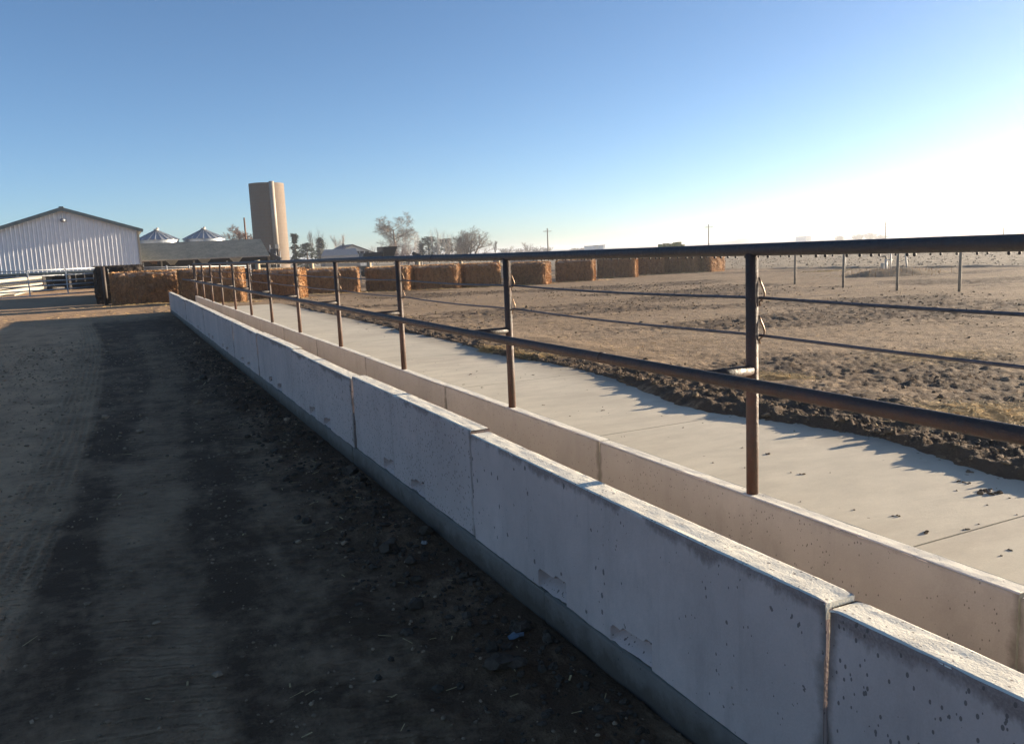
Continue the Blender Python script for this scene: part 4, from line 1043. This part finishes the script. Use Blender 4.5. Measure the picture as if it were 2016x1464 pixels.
# ------------------------------------------------------------------ trees
def bare_tree(px,pt,wpx,D,seed,lb,mat=BARK,trunk=.35,levels=6,multi=1,upright=.35,base=None,group='bare winter trees on the skyline',den=1.0,tw=.023,spread=1.0):
    rg=random.Random(seed); tip=at(px,pt,D); b=np.array([tip[0],tip[1],-.4]); Ht=tip[2]-b[2]; rad=wpx/2/FPX*D
    root=empty('bare_tree',(b[0],b[1],0)); tag(root,lb,'tree',group)
    tr=MB(); cr=MB(); n_lv=4 if levels>=6 else 3
    def grow(p,d,l,r,lv,mb):
        n=7 if lv==n_lv else (5 if lv>1 else 4)
        pts=[p];q=p; dirs=[d]
        for i in range(n):
            wob=.10 if lv==n_lv else .17
            d=d+np.array([rg.gauss(0,wob),rg.gauss(0,wob),rg.gauss(0,wob*.6)+.07*upright]); d/=np.linalg.norm(d); q=q+d*l/n; pts.append(q); dirs.append(d)
        mb.tube(pts,[max(tw*(.55 if lv==0 else 1),r*(1-.72*i/n)) for i in range(n+1)],6 if lv==n_lv else (4 if lv>=2 else 3),cap=False)
        if lv==0: return
        ph=rg.uniform(0,6.283)
        first=2 if lv==n_lv and multi==1 else 1
        for i in range(first,n+1):
            for _ in range(2 if (lv<=2 or i>n-3) else 1):
                ph+=2.4+rg.uniform(-.5,.5); sp=rg.uniform(.45,.95)*spread*(1 if upright<.6 else .62)
                dd=dirs[i]; u=np.cross(dd,[.3,.2,1]);u/=np.linalg.norm(u)+1e-9;v=np.cross(dd,u)
                nd=dd*math.cos(sp)+(u*math.cos(ph)+v*math.sin(ph))*math.sin(sp); nd[2]+=upright*.3; nd/=np.linalg.norm(nd)
                f=(i+rg.uniform(-.4,0))/n; k=min(n-1,int(f*n)); st=pts[k]+(pts[k+1]-pts[k])*(f*n-k) if k<n else pts[-1]
                grow(st,nd,l*rg.uniform(.42,.66)*(1.15-.5*f),r*(1-.7*f)*.6,lv-1,cr)
    L0=Ht*.62
    for k in range(multi):
        a=2*math.pi*k/multi+rg.uniform(-.3,.3); off=np.array([math.cos(a),math.sin(a),0])*(.0 if multi==1 else rad*.10)
        tl=.30 if upright<.8 else .12
        d0=np.array([math.cos(a)*tl*(multi>1),math.sin(a)*tl*(multi>1),1.]); d0/=np.linalg.norm(d0)
        grow(b+off,d0,L0*rg.uniform(.85,1.1),trunk,n_lv-(1 if multi>2 else 0),tr)
    # fit the crown to the measured size
    allv=np.array(cr.v); 
    if len(allv):
        top=allv[:,2].max(); kz=(tip[2]-b[2])/(top-b[2]); mx_,my_=(allv[:,0]-b[0]).mean(),(allv[:,1]-b[1]).mean(); zf=(allv[:,2]-b[2])/(top-b[2])*1.4
        ext=np.percentile(np.hypot(allv[:,0]-b[0]-mx_*zf,allv[:,1]-b[1]-my_*zf),93); kx=rad/ext
        f=lambda q:(b[0]+(q[0]-b[0]-mx_*(q[2]-b[2])/(top-b[2])*1.4)*kx,b[1]+(q[1]-b[1]-my_*(q[2]-b[2])/(top-b[2])*1.4)*kx,b[2]+(q[2]-b[2])*kz)
        cr.v=[f(q) for q in cr.v]; tr.v=[f(q) for q in tr.v]
    part(tr,'trunk',mat,root,True); part(cr,'crown',mat,root)
def evergreen(px,pt,wpx,D,seed,lb,shape='cone',mat=NEEDLE,dens=2600,group='evergreens on the skyline',gaps=.35):
    rg=random.Random(seed); tip=at(px,pt,D); b=np.array([tip[0],tip[1],-.4]); Ht=tip[2]-b[2]; rad=wpx/2/FPX*D
    root=empty('evergreen_tree',(b[0],b[1],0)); tag(root,lb,'tree',group)
    part(MB().tube([b,b+np.array([0,0,Ht*.5]),tip-np.array([0,0,.3])],[.28,.18,.04],7),'trunk',BARK,root,True)
    V=[];F=[]
    clumps=[]
    for _ in range(110):
        t=rg.random()**.8; z=.12+.88*t
        if shape=='cone': rr=(1-t)**.75*1.0+.06
        elif shape=='round': rr=math.sqrt(max(.03,1-(2*t-.8)**2/1.7))
        else: rr=(.35+.65*math.sin(t*8)**2)*(1-t*.6)
        a=rg.uniform(0,6.283); q=rg.uniform(.25,1)*rr*rad
        clumps.append((b[0]+q*math.cos(a),b[1]+q*math.sin(a),b[2]+z*Ht*.97,rg.uniform(.4,.8)*max(.5,rad*.40)))
    for (cx,cy,cz,cr) in clumps:
        for _ in range(int(dens*1.9/110)):
            g=[rg.gauss(0,.5) for _ in range(3)]; x,y,z=cx+g[0]*cr,cy+g[1]*cr,cz+g[2]*cr*.6
            z=min(z,b[2]+Ht)
            s=rg.uniform(.08,.24); a=rg.uniform(0,6.283); c_,s_=math.cos(a)*s,math.sin(a)*s; u=rg.uniform(-.6,.6)*s; o=len(V)
            V+=[(x-c_,y-s_,z-u),(x+s_*.4,y-c_*.4,z+s*.25),(x+c_,y+s_,z+u),(x-s_*.4,y+c_*.4,z-s*.25)]; F.append((o,o+1,o+2,o+3))
    part(MB().add(V,F),'crown',mat,root)
bare_tree(772,416,88,250,5,'large spreading bare tree above the middle of the bale row',BARK,.42,6,1,.22,spread=1.3)
bare_tree(740,470,40,262,6,'low bushy bare tree left of the large spreading one',BARK,.15,5,3,.3)
bare_tree(806,452,50,270,7,'pale thin bare tree just right of the large spreading one',BARK_P,.18,5,2,.3)
bare_tree(470,440,62,175,8,'rounded bare tree behind the shed and brown pole',BARK_R,.25,6,1,.2)
bare_tree(627,445,24,235,9,'narrow upright bare tree above the sparse evergreen',BARK,.2,5,3,.9)
bare_tree(610,452,16,228,19,'slim bare tree leaning left of the narrow upright one',BARK,.16,5,1,.8)
bare_tree(666,456,26,215,10,'thin bare tree in front of the white farmhouse',BARK_P,.16,5,2,.7,tw=.016)
bare_tree(857,443,28,235,11,'tall pale birch clump, left of the two right crowns',BARK_P,.2,5,3,.9)
bare_tree(880,452,26,238,12,'pale birch just right of the tallest birch clump',BARK_P,.18,5,3,.8)
bare_tree(922,443,74,225,13,'broad vase shaped bare tree at the right end of the grove',BARK,.3,6,5,.55,spread=1.15)
bare_tree(905,458,40,240,23,'bare brushy tree behind the broad vase shaped one',BARK,.2,5,4,.5)
bare_tree(800,480,44,215,14,'dense reddish bare shrub right of the old grain wagon',BARK_R,.14,5,6,.5,den=1.2)
bare_tree(786,476,40,222,24,'reddish bare shrub behind the old grain wagon box',BARK_R,.14,5,6,.5,den=1.2)
bare_tree(975,473,10,330,15,'lone thin faint tree between the grove and the far clumps',BARK,.15,4,1,.9)
for k,(px,pt,wpx,D,lb) in enumerate(((996,484,34,620,'leftmost of the hazy far tree clumps'),(1022,488,22,640,'low second hazy far tree clump'),(1037,476,20,600,'tallest hazy far tree, pale and feathery'),(1055,484,28,620,'rounded hazy far tree right of the tallest one'),(1076,486,22,640,'hazy far tree behind the leftmost crossarm pole'))):
    bare_tree(px,pt,wpx,D,40+k,lb,BARK,.5,5,4,.4,group='hazy tree clumps far away',tw=.07)
evergreen(579,459,28,190,1,'dark upright pine just right of the silo','col',NEEDLE,3000)
evergreen(603,478,36,200,2,'low dark pine right of the upright one','round',NEEDLE,2400)
evergreen(629,466,32,222,3,'brownish sparse evergreen below the narrow bare tree','cone',NEEDLE2,2600)
evergreen(843,466,46,240,4,'dark rounded pine at the left of the birches','round',NEEDLE,3600)
evergreen(829,480,20,236,5,'small ragged pine at the left foot of the rounded one','col',NEEDLE,1500)
evergreen(876,470,44,252,6,'pine half hidden behind the birches','round',NEEDLE,3200)
evergreen(905,468,26,255,7,'pine behind the broad bare tree','cone',NEEDLE,1800)
# ------------------------------------------------------------------ farmhouse
D=165
def house():
    a=at(636,505,D); b=at(740,500,D); rk=at(693,483,D); root=empty('farmhouse',(rk[0],rk[1],0)); tag(root,'low white farmhouse with a broad grey gable roof among the trees','house')
    zE=at(735,496.5,D)[2]; x0,x1=at(655,500,D)[0],b[0]; y=rk[1]
    part(MB().add([(x0,y,-.2),(x1,y,-.2),(x1,y,zE),(rk[0],y,rk[2]),(x0,y,zE),(x0,y+9,-.2),(x1,y+9,-.2),(x1,y+9,zE),(x0,y+9,zE)],[(0,1,2,3,4),(0,4,8,5),(1,6,7,2)]),'wall',HOUSE,root)
    for s,xx in ((-1,x0),(1,x1)):
        zz=zE-(.25 if s<0 else .2)
        part(MB().add([(rk[0],y-.5,rk[2]+.08),(xx+s*.6,y-.5,zz),(xx+s*.6,y+9.3,zz),(rk[0],y+9.3,rk[2]+.08),(rk[0],y-.5,rk[2]+.22),(xx+s*.6,y-.5,zz+.14),(xx+s*.6,y+9.3,zz+.14),(rk[0],y+9.3,rk[2]+.22)],[(0,1,2,3),(4,5,6,7),(0,1,5,4),(1,2,6,5)]),'roof',ROOFH,root)
    # garage wing with pale roof slope
    g0=at(638,490,D-6); g1=at(700,489,D-6); e0=at(632,502,D-9); e1=at(706,501,D-9)
    g0[2]=g1[2]; e0[2]=e1[2]
    part(MB().add([e0,e1,g1,g0,e0*[1,1,0],e1*[1,1,0]],[(0,1,2,3),(4,5,1,0)]),'wing',simple('pale wing roof',(.42,.40,.37),.7,0,.1,2),root)
    part(MB().box(at(680,478,D)[0],at(684,478,D)[0],y+3,y+3.6,zE,at(681,479,D)[2]),'chimney',ROOFH,root)
    for px in (706,716,727): p=at(px,499,D); part(MB().box(p[0]-.4,p[0]+.4,y-.06,y-.02,p[2]-.3,p[2]+.5),'window',BLACKM,root)
house()
# ------------------------------------------------------------------ old grain wagon and implement
D=78
def wagon():
    c=at(752,505,D); root=empty('grain_wagon',(c[0],c[1],0)); tag(root,'old dark wagon with a tall flared box behind the board fence','wagon')
    def X(px,py): return at(px,py,D)
    a,b=X(752,507),X(783,507); t0,t1=X(753,487),X(785,484.5)
    yy=c[1]
    part(MB().add([(a[0]+.15,yy,a[2]),(b[0]-.2,yy,a[2]),(b[0]-.2,yy+1.8,a[2]),(a[0]+.15,yy+1.8,a[2]),(t0[0],yy-.2,t1[2]),(t1[0],yy-.2,t1[2]),(t1[0],yy+2,t1[2]),(t0[0],yy+2,t1[2])],[(0,3,2,1),(0,1,5,4),(1,2,6,5),(2,3,7,6),(3,0,4,7)]),'box',BLACKM,root)
    for z in (.25,.55,.8): part(MB().beam((t0[0]-.0,yy-.24,a[2]+z),(t1[0],yy-.24,a[2]+z),.05,.05),'rib',BLACKM,root)
    l,r=X(709,505),X(752,505); lt=X(709,498.5)
    part(MB().add([(l[0],yy,l[2]-.1),(r[0],yy,l[2]-.1),(r[0],yy+1.6,l[2]-.1),(l[0],yy+1.6,l[2]-.1),(l[0]+.15,yy,lt[2]),(r[0],yy,lt[2]+.05),(r[0],yy+1.6,lt[2]+.05),(l[0]+.15,yy+1.6,lt[2])],[(0,3,2,1),(4,5,6,7),(0,1,5,4),(1,2,6,5),(2,3,7,6),(3,0,4,7)]),'front_bed',BLACKM,root)
    part(MB().box(l[0],b[0],yy+.3,yy+1.3,.55,.75),'frame',BLACKM,root)
    for px in (720,764,778):
        p=X(px,500)
        for y_ in (yy,yy+1.5):
            w_=part(MB().tube([(p[0],y_,.45),(p[0],y_+.22,.45)],.45,18),'wheel',BLACKM,root,True)
wagon()
p=at(819,502,85); root=empty('farm_implement',(p[0],p[1],0)); tag(root,'small dark implement poking above the top rail left of the pines','implement')
q0,q1,q2=at(812,498,85),at(818,501,85),at(829,503,85)
part(MB().beam(q0,q1,.3,.35).beam(q1,q2,.4,.3).tube([(q1[0],q1[1],0),(q1[0],q1[1],q1[2])],.1,6).tube([(q2[0],q2[1],0),(q2[0],q2[1],q2[2])],.1,6),'frame',BLACKM,root)
# hay stacks far right
for k,(a,b,t,lb) in enumerate(((1303,1309,480.5,'leftmost short greenish stack above the rail'),(1312,1318,479,'second greenish stack from the left above the rail'),(1320,1326,479.5,'third greenish stack above the rail, left of the tall pair'),(1332,1337,477,'left one of the tall pair of greenish stacks'),(1337.5,1342,476,'tallest greenish stack, right one of the pair'),(1344,1348,481,'low greenish stack at the right end'))):
    D=120; p=at(a,t,D);q=at(b,t,D); w_=(q[0]-p[0]); root=empty('hay_stack',(p[0],p[1],0)); tag(root,lb,'hay stack','greenish hay stacks in the field')
    n_=4; z1=p[2]; 
    for i in range(n_): part(MB().box(p[0]+.02*(i%2),q[0]+.12-.02*(i%2),p[1],p[1]+1.0,-.3+(z1+.3)*i/n_+.01,-.3+(z1+.3)*(i+1)/n_),'bale_layer',STACK,root)
# far sheds
for (a,b,t,D,lb) in ((1168,1187,483.5,560,'long pale far farm building'),(1187.5,1192,482,556,'small white far tower at the end of the long building'),(1587,1602,465,700,'faint flat roofed far building right of the mesa')):
    p=at(a,t,D);q=at(b,t,D); root=empty('far_building',(p[0],p[1],0)); tag(root,lb,'building')
    part(MB().box(p[0],q[0],p[1],p[1]+12,-.5,p[2]-.4),'wall',HOUSE,root); part(MB().box(p[0]-.3,q[0]+.3,p[1]-.3,p[1]+12.3,p[2]-.4,p[2]),'roof',ROOFH,root)
for (px,t,wpx,lb,s) in ((1135,487.5,30,'low hazy far thicket left of the long pale building',1),(1157,486.5,26,'hazy far thicket touching the long pale building',2),(1653,463.5,18,'faint small far clump left of the misty grove',3),(1690,460.5,30,'faint misty far grove, left part',4),(1712,456.5,26,'faint misty far grove, tall middle part',5),(1735,461.5,26,'faint misty far grove, right part',6)):
    bare_tree(px,t,wpx,720,60+s,lb,BARK,.5,5,5,.35,group='hazy thickets on the horizon',tw=.12,den=1.1)

# plastic scrap by the footing
g=gnd(1015,1262); rg=random.Random(2); vs=[];n=9
for i in range(n):
    a=2*math.pi*i/n; r_=.028*rg.uniform(.7,1.25); vs.append((g[0]+r_*math.cos(a)*1.2,g[1]+r_*math.sin(a)*.9,GZ(g[0],g[1])+.018+rg.uniform(-.003,.012)))
vs.append((g[0],g[1],GZ(g[0],g[1])+.032)); fs=[(i,(i+1)%n,n) for i in range(n)]
vs+= [(x,y,z-.003) for x,y,z in vs]; fs+=[(b+n+1,a+n+1,c+n+1) for a,b,c in fs]
o=MB().add(vs,fs).build('plastic_scrap',PLASTIC,loc=tuple(g)); tag(o,'small blue grey crumpled plastic scrap among the clods by the footing','litter')
# a larger clod and a pale stone
g=gnd(985,1325)
o=scatter_clods('large_clod',lambda rg:[(g[0],g[1],GZ(g[0],g[1]),.055),(g[0]+.06,g[1]-.03,GZ(g[0],g[1]),.035)],'x',CLOD_D,19); del o['kind']; tag(o,'largest dark clod beside the footing near the bottom of the picture','clod')
g2=gnd(836,1073)
o=scatter_clods('pale_stone',lambda rg:[(g2[0],g2[1],GZ(g2[0],g2[1])+.003,.020)],'x',GREYC,20); del o['kind']; tag(o,'small pale stone lying among clods beside the footing','stone')

# ------------------------------------------------------------------ haze
hz=MB().box(-4600,4600,-4600,4600,-8,17.5).build('haze',None if False else bpy.data.materials.new('haze')); tag(hz,'pale morning haze over the fields','haze',kind='stuff')
hm=hz.data.materials[0]; hm.use_nodes=True; nt=hm.node_tree; nt.nodes.clear()
ou=nt.nodes.new('ShaderNodeOutputMaterial'); pv=nt.nodes.new('ShaderNodeVolumePrincipled'); pv.inputs['Color'].default_value=(.93,.95,1,1); pv.inputs['Density'].default_value=.0005; pv.inputs['Anisotropy'].default_value=.7
nt.links.new(pv.outputs[0],ou.inputs['Volume'])
